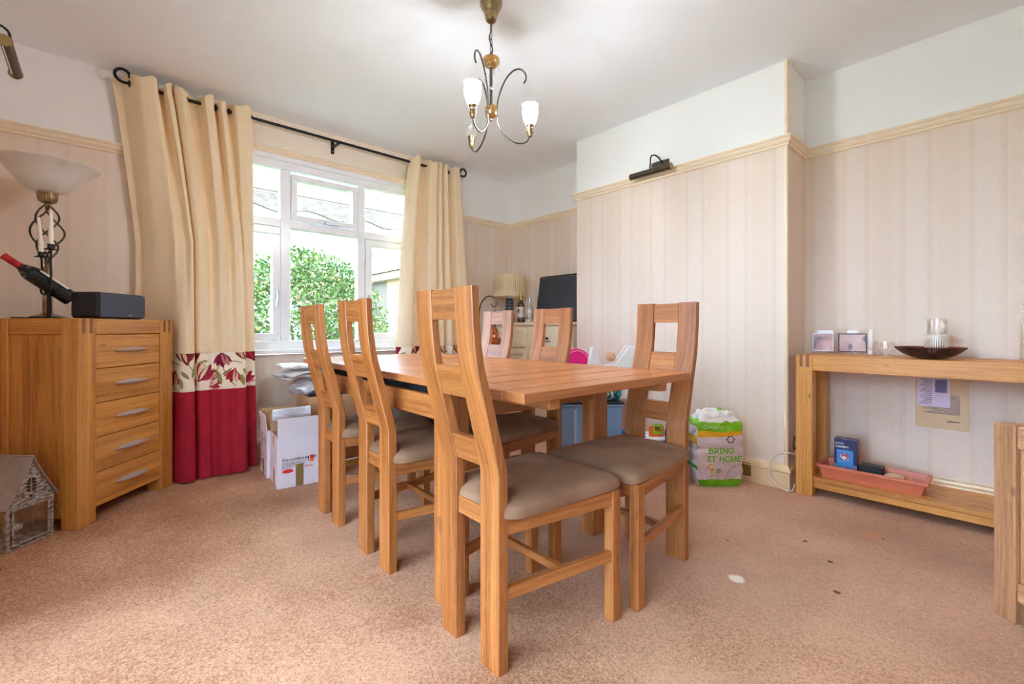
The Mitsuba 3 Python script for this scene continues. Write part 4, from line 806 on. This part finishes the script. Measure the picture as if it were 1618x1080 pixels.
# shopping bag
def bag_uv_fn(p, n, uv):
    u, v = uv.x, uv.y                                        # u: metres along the front from its left edge, v: height
    col = C(222, 208, 214)
    wob = .006 * (noise(u * 30, v * 30) - .5)
    g1, g2, ye = C(120, 180, 34), C(92, 150, 26), C(226, 172, 30)
    col = mix(col, ye, smoothstep(.300, .304, v + wob - .05 * u) )
    col = mix(col, g1, smoothstep(.335, .339, v + wob))
    col = mix(col, C(238, 236, 234), smoothstep(.392, .396, v + wob))
    bot = .055 - .10 * dr.abs(u - .12) * 0
    col = mix(col, mix(g1, g2, noise(u * 40, v * 40)), 1 - smoothstep(.048, .052, v + wob * 2))
    side = dr.select((u < -.004) | (u > .262), 1.0, 0.0)
    sc = mix(C(236, 238, 238), C(40, 160, 74), smoothstep(.10, .103, v) * (1 - smoothstep(.122, .125, v)))
    sc = mix(sc, C(120, 190, 50), smoothstep(.36, .364, v) * (1 - smoothstep(.40, .404, v)))
    sc = mix(sc, C(226, 188, 60), smoothstep(.25, .254, v) * (1 - smoothstep(.30, .304, v)))
    col = mix(col, sc, side)
    def line(d, w, c, k=1.0):
        nonlocal col
        col = mix(col, C(*c), (1 - smoothstep(w * .6, w, dr.abs(d))) * k)
    # cloud outline
    a = dr.atan2(v - .292, u - .185); line(dr.sqrt(dr.square((u - .185) / 1.15) + dr.square(v - .292)) - (.018 + .0022 * dr.cos(a * 6)), .003, (38, 36, 34))
    # trees and dotted arc
    line(dr.sqrt(dr.square(u - .115) + dr.square(v - .105)) - .013, .0025, (90, 140, 40)); line(dr.select((v < .105) & (v > .06), u - .115, 1.0), .0022, (90, 140, 40)); line(dr.sqrt(dr.square(u - .115) + dr.square(v - .105)) - .003, .004, (90, 140, 40))
    line(dr.sqrt(dr.square(u - .075) + dr.square(v - .125)) - .017, .005, (222, 176, 70)); line(dr.select((v < .125) & (v > .06), u - .078, 1.0), .004, (222, 176, 70))
    q = dr.sqrt(dr.square(u - .255) + dr.square(v - .04)) - .095; an = dr.atan2(v - .04, .255 - u); line(dr.select(dr.sin(an * 60) > 0, q, 1.0), .0022, (60, 56, 50))
    return col
mat('bag_film', proc(bag_uv_fn), 0.25, spec=0.5)
mat('bag_green', (112, 168, 36), 0.3); mat('bag_cream', (226, 232, 206), 0.3)
bgk = thing('shopping_bag', 'full crumpled plastic shopping bag printed BRING IT HOME, beside the chimney breast', 'bag')
FLp, FRp = np.array([2.672, 1.265]), np.array([2.872, 1.085]); GX = (FRp - FLp) / np.linalg.norm(FRp - FLp); BGM = frame((*FLp, 0), GX); wB, dB, hB = .262, .135, .425
def bag_pt(s, z):
    """A point of the bag's skin: s runs round it from the front left corner, z up."""
    per = np.array([0, wB, wB + dB, 2 * wB + dB, 2 * wB + 2 * dB]); s = np.mod(s, per[-1]); 
    x = np.interp(s, per, [0, wB, wB, 0, 0]); y = np.interp(s, per, [0, 0, dB, dB, 0])
    cxb, cyb = wB / 2, dB / 2
    t = np.clip(z / hB, 0, 1); grow = 1 - .13 * np.exp(-z / .03) + .04 * np.sin(t * 3.1) - .10 * np.clip((t - .88) / .12, 0, 1) ** 2 * 3
    bulge = .022 * np.sin(np.pi * np.clip(x / wB, 0, 1)) * np.sin(np.pi * np.clip(t * .95 + .05, 0, 1)) * np.where(y < cyb, -1, 1)
    X = cxb + (x - cxb) * grow; Y = cyb + (y - cyb) * grow + bulge
    p = np.stack([x * 16, y * 16, z * 26 + x * 9], -1); nz = meshkit.fbm(p, 3, 11) - .5; p2 = np.stack([x * 40 + z * 30, y * 40, z * 14 - x * 20], -1); n2 = np.abs(meshkit.noise(p2, 4) - .5)
    dirx, diry = (x - cxb) / wB, np.where(np.isclose(y, 0) | (y < cyb), -1, 1) * .5
    amp = np.clip(z / .04, .15, 1)
    return X + dirx * .03 * nz * amp, Y + diry * (.034 * nz + .016 * n2) * amp, z
per = 2 * (wB + dB); nS, nZ = 160, 70; S = np.linspace(0, per, nS + 1) - .06; Z = np.linspace(0.001, hB, nZ)
ss, zz_ = np.meshgrid(S, Z, indexing='ij'); Xb, Yb, Zb = bag_pt(ss, zz_); V = np.stack([Xb, Yb, Zb + .018 * (meshkit.fbm(np.stack([ss * 18, ss * 0, ss * 0], -1), 3, 5) - .5) * np.clip((zz_ - .34) / .08, 0, 1) * 2], -1)
i, j = np.meshgrid(np.arange(nS), np.arange(nZ - 1), indexing='ij'); a = (i * nZ + j).ravel(); F = np.vstack([np.stack([a, a + nZ, a + nZ + 1], 1), np.stack([a, a + nZ + 1, a + 1], 1)])
uvb = np.stack([ss, zz_], -1).reshape(-1, 2); put(bgk, 'film', (V.reshape(-1, 3), F), 'bag_film', smooth=True, uv=uvb, M=BGM)
m = trimesh.creation.icosphere(subdivisions=4, radius=1.0); v = np.sign(m.vertices) * np.abs(m.vertices) ** .6; m.vertices = v * [wB * .44, dB * .42, .05]; m.vertices[:, 2] += .028 * (meshkit.fbm(m.vertices * 30, 3, 9) - .5) * 2; m.apply_translation([wB / 2, dB / 2, hB - .022]); put(bgk, 'folded_top', m, 'white_plastic', smooth=True, M=BGM)
for dx, c in ((.14, 'bag_green'), (.06, 'white_plastic')):
    q = spline([(dx, .05, hB - .0), (dx + .01, .06, hB + .035), (dx + .045, .07, hB + .028), (dx + .07, .075, hB - .002)], 16); Vv = np.stack([q + [0, -.012, 0], q + [0, .012, .004]], 1); put(bgk, 'handle', sheet(Vv.reshape(-1, 3), 16, 2, .003), c, M=BGM)
def bagtext(s, h, u0, z0, m, bold=True, lift=.0015):
    t_ = text(s, h, .0008, bold); t_ = t_.subdivide_to_size(.012, max_iter=6) if True else t_; v = t_.vertices; 
    Xq, Yq, Zq = bag_pt(u0 + v[:, 0], z0 + v[:, 1]); t_ = trimesh.Trimesh(np.stack([Xq, Yq - lift - v[:, 2], Zq], 1), t_.faces, process=False); put(bgk, 'lettering', t_, m, M=BGM)
bagtext('BRING', .034, .055, .208, 'bag_green'); bagtext('IT HOME', .034, .050, .158, 'bag_green'); bagtext('reuse me', .014, .062, .357, 'bag_cream', False)
t_ = tube([(.043 + .011 * math.cos(q), 0, .364 + .011 * math.sin(q)) for q in np.linspace(.5, 6.0, 24)], .0016, 6); Xq, Yq, Zq = bag_pt(t_.vertices[:, 0], t_.vertices[:, 2]); put(bgk, 'emblem', trimesh.Trimesh(np.stack([Xq, Yq - .002 + t_.vertices[:, 1], Zq], 1), t_.faces, process=False), 'bag_cream', M=BGM)
# vent, socket and loop of cable
av = thing('air_vent', 'small dark brass louvred air vent in the skirting behind the shopping bag', 'vent')
put(av, 'plate', bx(3.001, 3.006, 1.085, 1.20, .035, .118, .001), 'socket_brass')
for i in range(5): put(av, 'louvre', hull([(2.998, 1.092, .044 + i * .014), (2.998, 1.193, .044 + i * .014), (3.001, 1.092, .052 + i * .014), (3.001, 1.193, .052 + i * .014), (3.002, 1.092, .044 + i * .014), (3.002, 1.193, .044 + i * .014)]), 'socket_brass')
sk = thing('wall_socket', 'brass socket on the side of the chimney breast beside the console table', 'socket')
put(sk, 'plate', bx(3.14, 3.225, C0 - .006, C0 - .0005, .21, .295, .003), 'socket_brass'); put(sk, 'plug', bx(3.16, 3.205, C0 - .035, C0 - .006, .225, .275, .006), 'white_plastic')
def loop_pt(w, z): a = .125 + w; return (2.982, .995 - min(a, .142), z) if a < .142 else (2.982 + (a - .142), .853, z)
solo('cable_loop', tube(spline([(3.18, C0 - .036, .245), (3.12, .858, .24)] + [loop_pt(.105 * math.cos(q), .118 + .112 * math.sin(q)) for q in np.linspace(1.0, 5.5, 18)], 70), .0042, 8), 'cable_white', 'looped white cable by the corner of the chimney breast skirting', 'cable', smooth=40)

# ------------------------------------------------------------------ console table
ct = thing('console_table', 'oak console table with a low shelf against the right alcove wall', 'console table')
KX0, KX1, KY0, KY1, KZ = 2.998, 3.352, -.50, .838, .805
def kw_(name, b, axis, bev=.003): return put(ct, name, W(bx(*b, bev), axis), 'oak_chest')
for ya, yb in ((KY1 - .084, KY1), (KY0, KY0 + .084)):
    for xa, xb in ((KX0, KX0 + .07), (KX1 - .07, KX1)):
        p = kw_('leg', (xa, xb, ya, yb, 0, KZ), 2)
        if xa == KX0:
            for q in (.016, .048): put(p, 'joint_inlay', bx(KX0 - .0008, KX0 + .03, ya + q, ya + q + .016, KZ - .068, KZ + .0006, 0), 'oak_end')
for i in range(3): kw_('top_plank', (KX0 + (KX1 - KX0) / 3 * i + .0003, KX0 + (KX1 - KX0) / 3 * (i + 1) - .0003, KY0 + .084, KY1 - .084, .718, KZ - .0005), 1, .002)
for ya, yb in ((KY1 - .084, KY1), (KY0, KY0 + .084)): kw_('end_rail', (KX0 + .07, KX1 - .07, ya, yb, .718, KZ - .001), 0)
for i in range(4): kw_('shelf_plank', (KX0 + .012 + .084 * i, KX0 + .012 + .084 * (i + 1) - .0006, KY0 + .084, KY1 - .084, .088, .112), 1, .0015)
kw_('shelf_rail', (KX0 + .02, KX0 + .04, KY0 + .084, KY1 - .084, .048, .087), 1); kw_('shelf_rail', (KX1 - .04, KX1 - .02, KY0 + .084, KY1 - .084, .048, .087), 1)
for ya, yb in ((KY1 - .084, KY1), (KY0, KY0 + .084)): kw_('side_rail', (KX0 + .07, KX1 - .07, ya + .02, yb - .02, .048, .087), 0)
# things on the console
pf = thing('photo_block', 'clear acrylic block with two blurred snapshots at the left end of the console table', 'photo frame')
put(pf, 'acrylic', bx(3.20, 3.212, .515, .818, KZ, .95, .002), 'clear_glass')
mat('snapshot_pink', proc(lambda p, n, uv: mix(mix(C(160, 116, 114), C(206, 176, 168), noise(p.y * 22, p.z * 30)), C(90, 80, 104), smoothstep(.62, .85, noise(p.y * 26 + 3, p.z * 20, 4)))), 0.3)
for a, b in ((.700, .797), (.545, .668)):
    f = put(pf, 'snapshot', bx(3.196, 3.199, a, b, .828, .925, 0), 'snapshot_pink', label='small framed blurred snapshot'); t = .005
    put(f, 'border', cat(bx(3.193, 3.199, a - t, b + t, .925, .925 + t, .001), bx(3.193, 3.199, a - t, b + t, .828 - t, .828, .001), bx(3.193, 3.199, a - t, a, .828, .925, .001), bx(3.193, 3.199, b, b + t, .828, .925, .001)), 'steel' if a > .6 else 'black_plastic')
gd = thing('glass_dish', 'low clear curved glass dish between the photo block and the bowl', 'dish')
put(gd, 'glass', mv(lathe([(0, 0), (.035, 0), (.048, .04), (.05, .08), (.046, .08), (.044, .04), (.032, .004), (0, .004)], 28), 3.25, .47, KZ), 'clear_glass', smooth=40)
bo = thing('shallow_bowl', 'wide shallow black bowl with a dark red inside on the console table', 'bowl')
BO = tr(3.115, .272, KZ)
put(bo, 'outside', lathe(np.vstack([[(0, 0), (.048, 0)], fine([(.05, .003), (.085, .014), (.115, .034), (.140, .058)], 20), [(.138, .060)]]), 128), 'bowl_black', smooth=40, M=BO); put(bo, 'inside', lathe(fine([(.138, .060), (.113, .037), (.083, .018), (.045, .008), (0, .007)], 20), 128), 'bowl_red', smooth=40, M=BO)
ca_ = thing('pillar_candle', 'wide white pillar candle inside a clear glass tube behind the bowl', 'candle')
CA = tr(3.262, .255, KZ); put(ca_, 'wax', cyl(.052, .0, .122, 36, .004), 'candle_wax', smooth=40, M=CA)
gt = thing('glass_tube', 'tall narrow clear glass tube holder rising above the white pillar candle', 'candle holder')
put(gt, 'glass', lathe([(.037, .1225), (.040, .1225), (.040, .205), (.037, .205)], 32, True), 'crystal', smooth=40, M=CA)
rg = thing('glass_vase', 'clear glass cylinder vase with white filling at the right edge of the photo', 'vase')
RG = tr(3.16, -.085, KZ); put(rg, 'glass', lathe([(0, 0), (.055, 0), (.055, .26), (.052, .26), (.052, .006), (0, .006)], 36), 'clear_glass', smooth=40, M=RG); put(rg, 'filling', cyl(.045, .0065, .20, 30, .004), 'candle_wax', smooth=40, M=RG)
# paper on the wall
pp = thing('notice_sheet', 'cream printed notice sheet taped to the wall under the console top', 'paper')
put(pp, 'sheet', bx(3.376, 3.379, .139, .354, .413, .70, 0), 'paper_cream'); put(pp, 'text_line', cat(*[bx(3.3752, 3.376, .175, .322 - .02 * ((i * 7) % 3), z, z + .0035, 0) for i, z in enumerate(np.arange(.495, .60, .0075))]), 'ink_grey'); put(pp, 'signature', bx(3.3752, 3.376, .175, .225, .455, .459, 0), 'ink_dark')
pq = thing('notice_sheet', 'smaller lilac leaflet overlapping the cream notice under the console top', 'paper')
put(pq, 'sheet', bx(3.3735, 3.3752, .213, .345, .53, .70, 0), 'paper_lilac'); put(pq, 'text_line', cat(*[bx(3.3728, 3.3735, .285, .335 - .008 * (i % 3), z, z + .004, 0) for i, z in enumerate(np.arange(.545, .69, .011))]), 'ink_grey'); put(pq, 'picture', bx(3.3728, 3.3735, .225, .272, .61, .68, 0), 'lilac_cloth')
# tray and contents
ty = thing('plant_tray', 'long terracotta plastic trough on the shelf of the console table', 'tray')
TX0, TX1, TY0, TY1, TZ0, TZ1 = 3.045, 3.235, .283, .735, .1125, .185
def troff(e, z): return [(TX0 + e, TY0 + e, z), (TX1 - e, TY0 + e, z), (TX1 - e, TY1 - e, z), (TX0 + e, TY1 - e, z)]
rings = [troff(.014, TZ0), troff(0, TZ1 - .012), troff(-.012, TZ1 - .012), troff(-.012, TZ1), troff(.004, TZ1), troff(.016, TZ0 + .004)]
V = np.array(rings).reshape(-1, 3); F = []
for i in range(5):
    for a in range(4): b = (a + 1) % 4; F += [(i * 4 + a, i * 4 + b, i * 4 + 4 + b), (i * 4 + a, i * 4 + 4 + b, i * 4 + 4 + a)]
F += [(0, 2, 1), (0, 3, 2), (20, 21, 22), (20, 22, 23)]; put(ty, 'trough', trimesh.Trimesh(V, np.array(F), process=False), 'terracotta_plastic')
cbx = thing('coaster_box', 'dark blue box printed photo coasters standing in the terracotta tray', 'box')
QM = frame((3.125, .678, TZ0 + .03), (.08, -1.0)); qw, qd, qh = .105, .075, .185
put(cbx, 'carton', bx(0, qw, 0, qd, 0, qh, .001), 'coaster_navy', M=QM); put(cbx, 'front_panel', bx(.012, .088, -.0008, 0, .03, .125, 0), 'coaster_blue', M=QM); put(cbx, 'base_band', bx(0, qw, -.0006, 0, .0, .045, 0), 'coaster_slate', M=QM)
mat('coaster_pic', proc(lambda p, n, uv: mix(mix(C(40, 90, 150), C(180, 60, 70), noise(p.y * 90, p.z * 90)), C(220, 200, 190), smoothstep(.6, .8, noise(p.y * 130, p.z * 130, 3)))), 0.4)
put(cbx, 'picture', bx(.030, .068, -.0016, -.0008, .068, .108, 0), 'coaster_pic', M=QM)
for s, z, h, b in (('photo', .155, .0125, False), ('coasters', .137, .0125, True)): t_ = text(s, h, .0008, b); t_.apply_transform(rotx(math.pi / 2)); t_.apply_scale([.92, 1, 1]); t_.apply_translation([.003, -.0002, z]); put(cbx, 'lettering', t_, 'white_plastic', M=QM)
solo('wallet_box', bx(3.13, 3.21, .462, .565, TZ0 + .026, TZ0 + .088, .006), 'leather_black', 'small black box beside the coaster box in the terracotta tray', 'box')
solo('letter', bx(3.075, 3.20, .565, .715, TZ0 + .0265, TZ0 + .0295, 0), 'paper_cream', 'cream envelope lying under the coaster box in the terracotta tray', 'envelope')
def leaf_sheet(x0, x1, ya, yb, z0, rise, m, name, lab):
    n1 = 12; t = np.linspace(0, 1, n1); V = np.array([(x, ya + (yb - ya) * q, z0 + rise * (math.sin(q * 2.6 + .3) * .5 + .2)) for q in t for x in (x0, x1)]); me = sheet(V, n1, 2, .0012); me.fix_normals(); return solo(name, me, m, lab, 'leaflet', 'leaflets in the terracotta tray')
leaf_sheet(3.085, 3.19, .455, .375, TZ0 + .045, .02, 'paper_cream', 'leaflet', 'cream printed leaflet curling in the terracotta tray beside the black box'); leaf_sheet(3.085, 3.19, .37, .325, TZ0 + .02, .045, 'paper_tan', 'leaflet', 'brown card leaflet standing at the empty end of the terracotta tray')

# ------------------------------------------------------------------ sideboard at the right edge
A0 = np.array([2.236, .037]); dirS = np.array([-.046, -.047]); dirS /= np.linalg.norm(dirS); SDM = frame((A0[0], A0[1], 0), dirS)   # x along the visible side panel, y: to its left
sbk = thing('sideboard', 'low oak sideboard at the right edge, its framed side panel towards the camera', 'sideboard')
def sw(name, b, axis, m='oak_sideboard'): return put(sbk, name, W(bx(*b, .004), axis), m, M=SDM)
SZ = .643; SL = .42; SD = 1.15
for x in (0, SL - .068):
    for y in (0, SD - .068): sw('corner_post', (x, x + .068, y, y + .068, 0, SZ), 2)
sw('top_board', (.004, SL - .004, .068, SD - .068, SZ - .03, SZ - .001), 1)
for y in (.006, SD - .026):
    sw('side_rail', (.068, SL - .068, y, y + .02, SZ - .075, SZ - .0015), 0); sw('side_rail', (.068, SL - .068, y, y + .02, .075, .135), 0); sw('side_panel', (.068, SL - .068, y + .010, y + .018, .135, SZ - .075), 2)
sw('front_rail', (.006, .026, .068, SD - .068, SZ - .075, SZ - .03), 1); sw('front_rail', (.006, .026, .068, SD - .068, .075, .135), 1)
for i in range(2):
    y = .070 + i * (SD - .14) / 2; d_ = sw('door', (.008, .028, y, y + (SD - .146) / 2, .138, SZ - .078), 2); put(d_, 'handle', bx(-.012, .008, y + (.40 if i == 0 else .06), y + (.42 if i == 0 else .08), .33, .45, .004), 'steel', M=SDM)
sw('back_panel', (SL - .03, SL - .02, .068, SD - .068, .075, SZ - .03), 2)

# ------------------------------------------------------------------ picture lights
def picture_light(loc, out, lab, reach=.097):
    """out: unit plan direction away from the wall; the tube runs across it."""
    k = thing('picture_light', lab, 'picture light', 'picture lights on the walls')
    o = np.array(out, float); M = np.eye(4); M[:3, 0] = (-o[1], o[0], 0); M[:3, 1] = (o[0], o[1], 0); M[:3, 3] = loc
    put(k, 'wall_plate', bx(-.03, .106, 0, .014, -.022, .022, .004), 'bronze', M=M)
    put(k, 'arm', tube(spline([(.06, .012, 0), (.05, .035, .022), (.03, .065, .05), (.015, reach - .01, .045), (.01, reach, .01), (.01, reach, -.04)], 30), .0048, 8), 'black_iron', M=M, smooth=40); put(k, 'arm_sleeve', tube([(.01, reach, -.012), (.01, reach, -.052)], .008, 10), 'dark_steel', M=M, smooth=40)
    th = np.linspace(-2.2, 2.2, 18); n = 18
    V = np.array([(x, reach + .022 * math.sin(t + 1.1), -.072 + .022 * math.cos(t + 1.1)) for t in th for x in (-.15, .17)]); me = sheet(V, n, 2, .002); me.fix_normals(); put(k, 'tube_shade', me, 'bronze', M=M, smooth=40)
    for x in (-.155, .167): put(k, 'end_cap', trimesh.Trimesh(*(lambda m: (m.vertices[:, [2, 0, 1]] + [x, reach, -.072], m.faces))(cyl(.0245, 0, .008, 24, .002)), process=False), 'antique_brass', M=M, smooth=30)
    put(k, 'lamp_tube', tube([(-.14, reach - .004, -.074), (.16, reach - .004, -.074)], .010, 12), 'white_plastic', M=M, smooth=40)
picture_light((XC - .0005, 1.75, 2.158), (-1, 0), 'bronze picture light on a curved arm at the rail of the chimney breast')
picture_light((XL + .0005, 2.86, 2.185), (1, 0), 'bronze picture light at the upper left edge on the left wall', .173)

# ------------------------------------------------------------------ chandelier
cd = thing('chandelier', 'three arm bronze and brass chandelier with glass tulip shades hanging above the table', 'chandelier')
cx_, cy_ = 1.416, 1.71; CHM = tr(cx_, cy_, 0)
put(cd, 'canopy', lathe([(0, HC), (.052, HC), (.054, HC - .012), (.050, HC - .028), (.040, HC - .045), (.031, HC - .065), (.028, HC - .085), (.022, HC - .095), (0, HC - .097)], 36), 'antique_brass', smooth=40, M=CHM)
put(cd, 'cord', tube(spline([(0, 0, HC - .09), (0, 0, HC - .14), (-.008, .004, HC - .18), (.006, -.004, HC - .23), (.003, 0, HC - .262), (0, 0, HC - .29)], 30), .0035, 8), 'dark_steel', smooth=40, M=CHM); put(cd, 'cord_sleeve', tube([(0, 0, HC - .09), (0, 0, HC - .15)], .005, 8), 'dark_steel', M=CHM)
for i in range(4):
    put(cd, 'chain_link', tube([((.007 * math.cos(a)) * (i % 2), (.007 * math.cos(a)) * (1 - i % 2), HC - .168 - .032 * i + .020 * math.sin(a)) for a in np.linspace(0, 6.2832, 16, endpoint=False)], .0017, 6, True), 'dark_steel', M=CHM)
put(cd, 'top_disc', lathe([(0, 2.29), (.02, 2.29), (.038, 2.282), (.043, 2.272), (.041, 2.258), (.030, 2.252), (.027, 2.243), (.012, 2.236), (0, 2.236)], 32), 'polished_brass', smooth=40, M=CHM)
put(cd, 'rod', cyl(.0075, 2.03, 2.24, 14), 'dark_steel', smooth=40, M=CHM); put(cd, 'rod_ring', lathe([(.007, 2.125), (.014, 2.13), (.014, 2.138), (.007, 2.143)], 20), 'steel', smooth=40, M=CHM)
put(cd, 'hub', lathe([(0, 2.045), (.026, 2.045), (.030, 2.038), (.030, 2.005), (.026, 1.998), (.016, 1.994), (.008, 1.985), (.008, 1.977), (0, 1.972)], 32), 'polished_brass', smooth=40, M=CHM)
def drop(c): return mv(lathe([(0, -.045), (.006, -.04), (.008, -.033), (.004, -.015), (.002, -.004), (0, 0)], 10), *c)
ARM = math.atan2(FW[1], FW[0])
for i, (dl_, df) in enumerate(((.181, .023), (-.079, -.19), (-.11, .16))):
    v2 = RT[:2] * dl_ + FW[:2] * df; R_ = np.hypot(*v2); u2 = v2 / R_
    P3 = lambda r, z: (u2[0] * r, u2[1] * r, z)
    s = .195 / 0.195
    am = put(cd, 'arm', tube(spline([P3(.030, 2.005), P3(.036, 1.965), P3(.062, 1.918), P3(.105, 1.884), P3(.148, 1.874), P3(.180, 1.888), P3(.194, 1.915)], 36), .0046, 8), 'dark_steel', smooth=40, M=CHM)
    put(am, 'scroll', tube(spline([P3(.030, 2.005), P3(.030, 2.05), P3(.042, 2.11), P3(.070, 2.18), P3(.105, 2.225), P3(.140, 2.24), P3(.168, 2.222), P3(.174, 2.195), P3(.163, 2.172)], 44), .0042, 8), 'dark_steel', smooth=40, M=CHM)
    put(am, 'crystal_drop', drop(P3(.163, 2.168)), 'crystal', smooth=40, M=CHM)
    put(am, 'lamp_holder', mv(lathe([(0, 1.908), (.010, 1.908), (.015, 1.925), (.017, 1.955), (.021, 1.962), (.021, 1.966), (0, 1.968)], 24), *P3(.194, 0)), 'antique_brass', smooth=40, M=CHM)
    tulip = [(.019, 1.964), (.027, 1.975), (.036, 2.0), (.040, 2.028), (.0385, 2.052), (.0425, 2.064)]
    shp = mv(lathe(tulip, 32), *P3(.194, 0)); inn = mv(lathe([tulip[-1]] + [(r - .002, z) for r, z in tulip[::-1]], 32), *P3(.194, 0))
    if i < 2:
        put(am, 'shade_lining', inn, 'glass_shade', smooth=40, M=CHM)
        put(am, 'lit_shade', shp, 'glass_shade', smooth=40, M=CHM, emitter={'type': 'area', 'radiance': rgb([LAMP * c for c in WARM])}, label='glowing frosted tulip shade')
    else:
        put(am, 'clear_shade', cat(shp, inn), 'clear_glass', smooth=40, M=CHM); put(am, 'bulb', mv(ball(.016, (0, 0, 2.0), 2, (1, 1, 1.5)), *P3(.194, -1.0 * 1.0 * 0 + 0) if False else (P3(.194, 0)[0], P3(.194, 0)[1], -1.0)), 'glass_shade', smooth=True, M=CHM, emitter={'type': 'area', 'radiance': rgb([LAMP * .12 * c for c in WARM])})
for i in range(4): an = i * 1.57 + .5; put(cd, 'crystal_drop', drop((.038 * math.cos(an), .038 * math.sin(an), 2.256)), 'crystal', smooth=40, M=CHM)
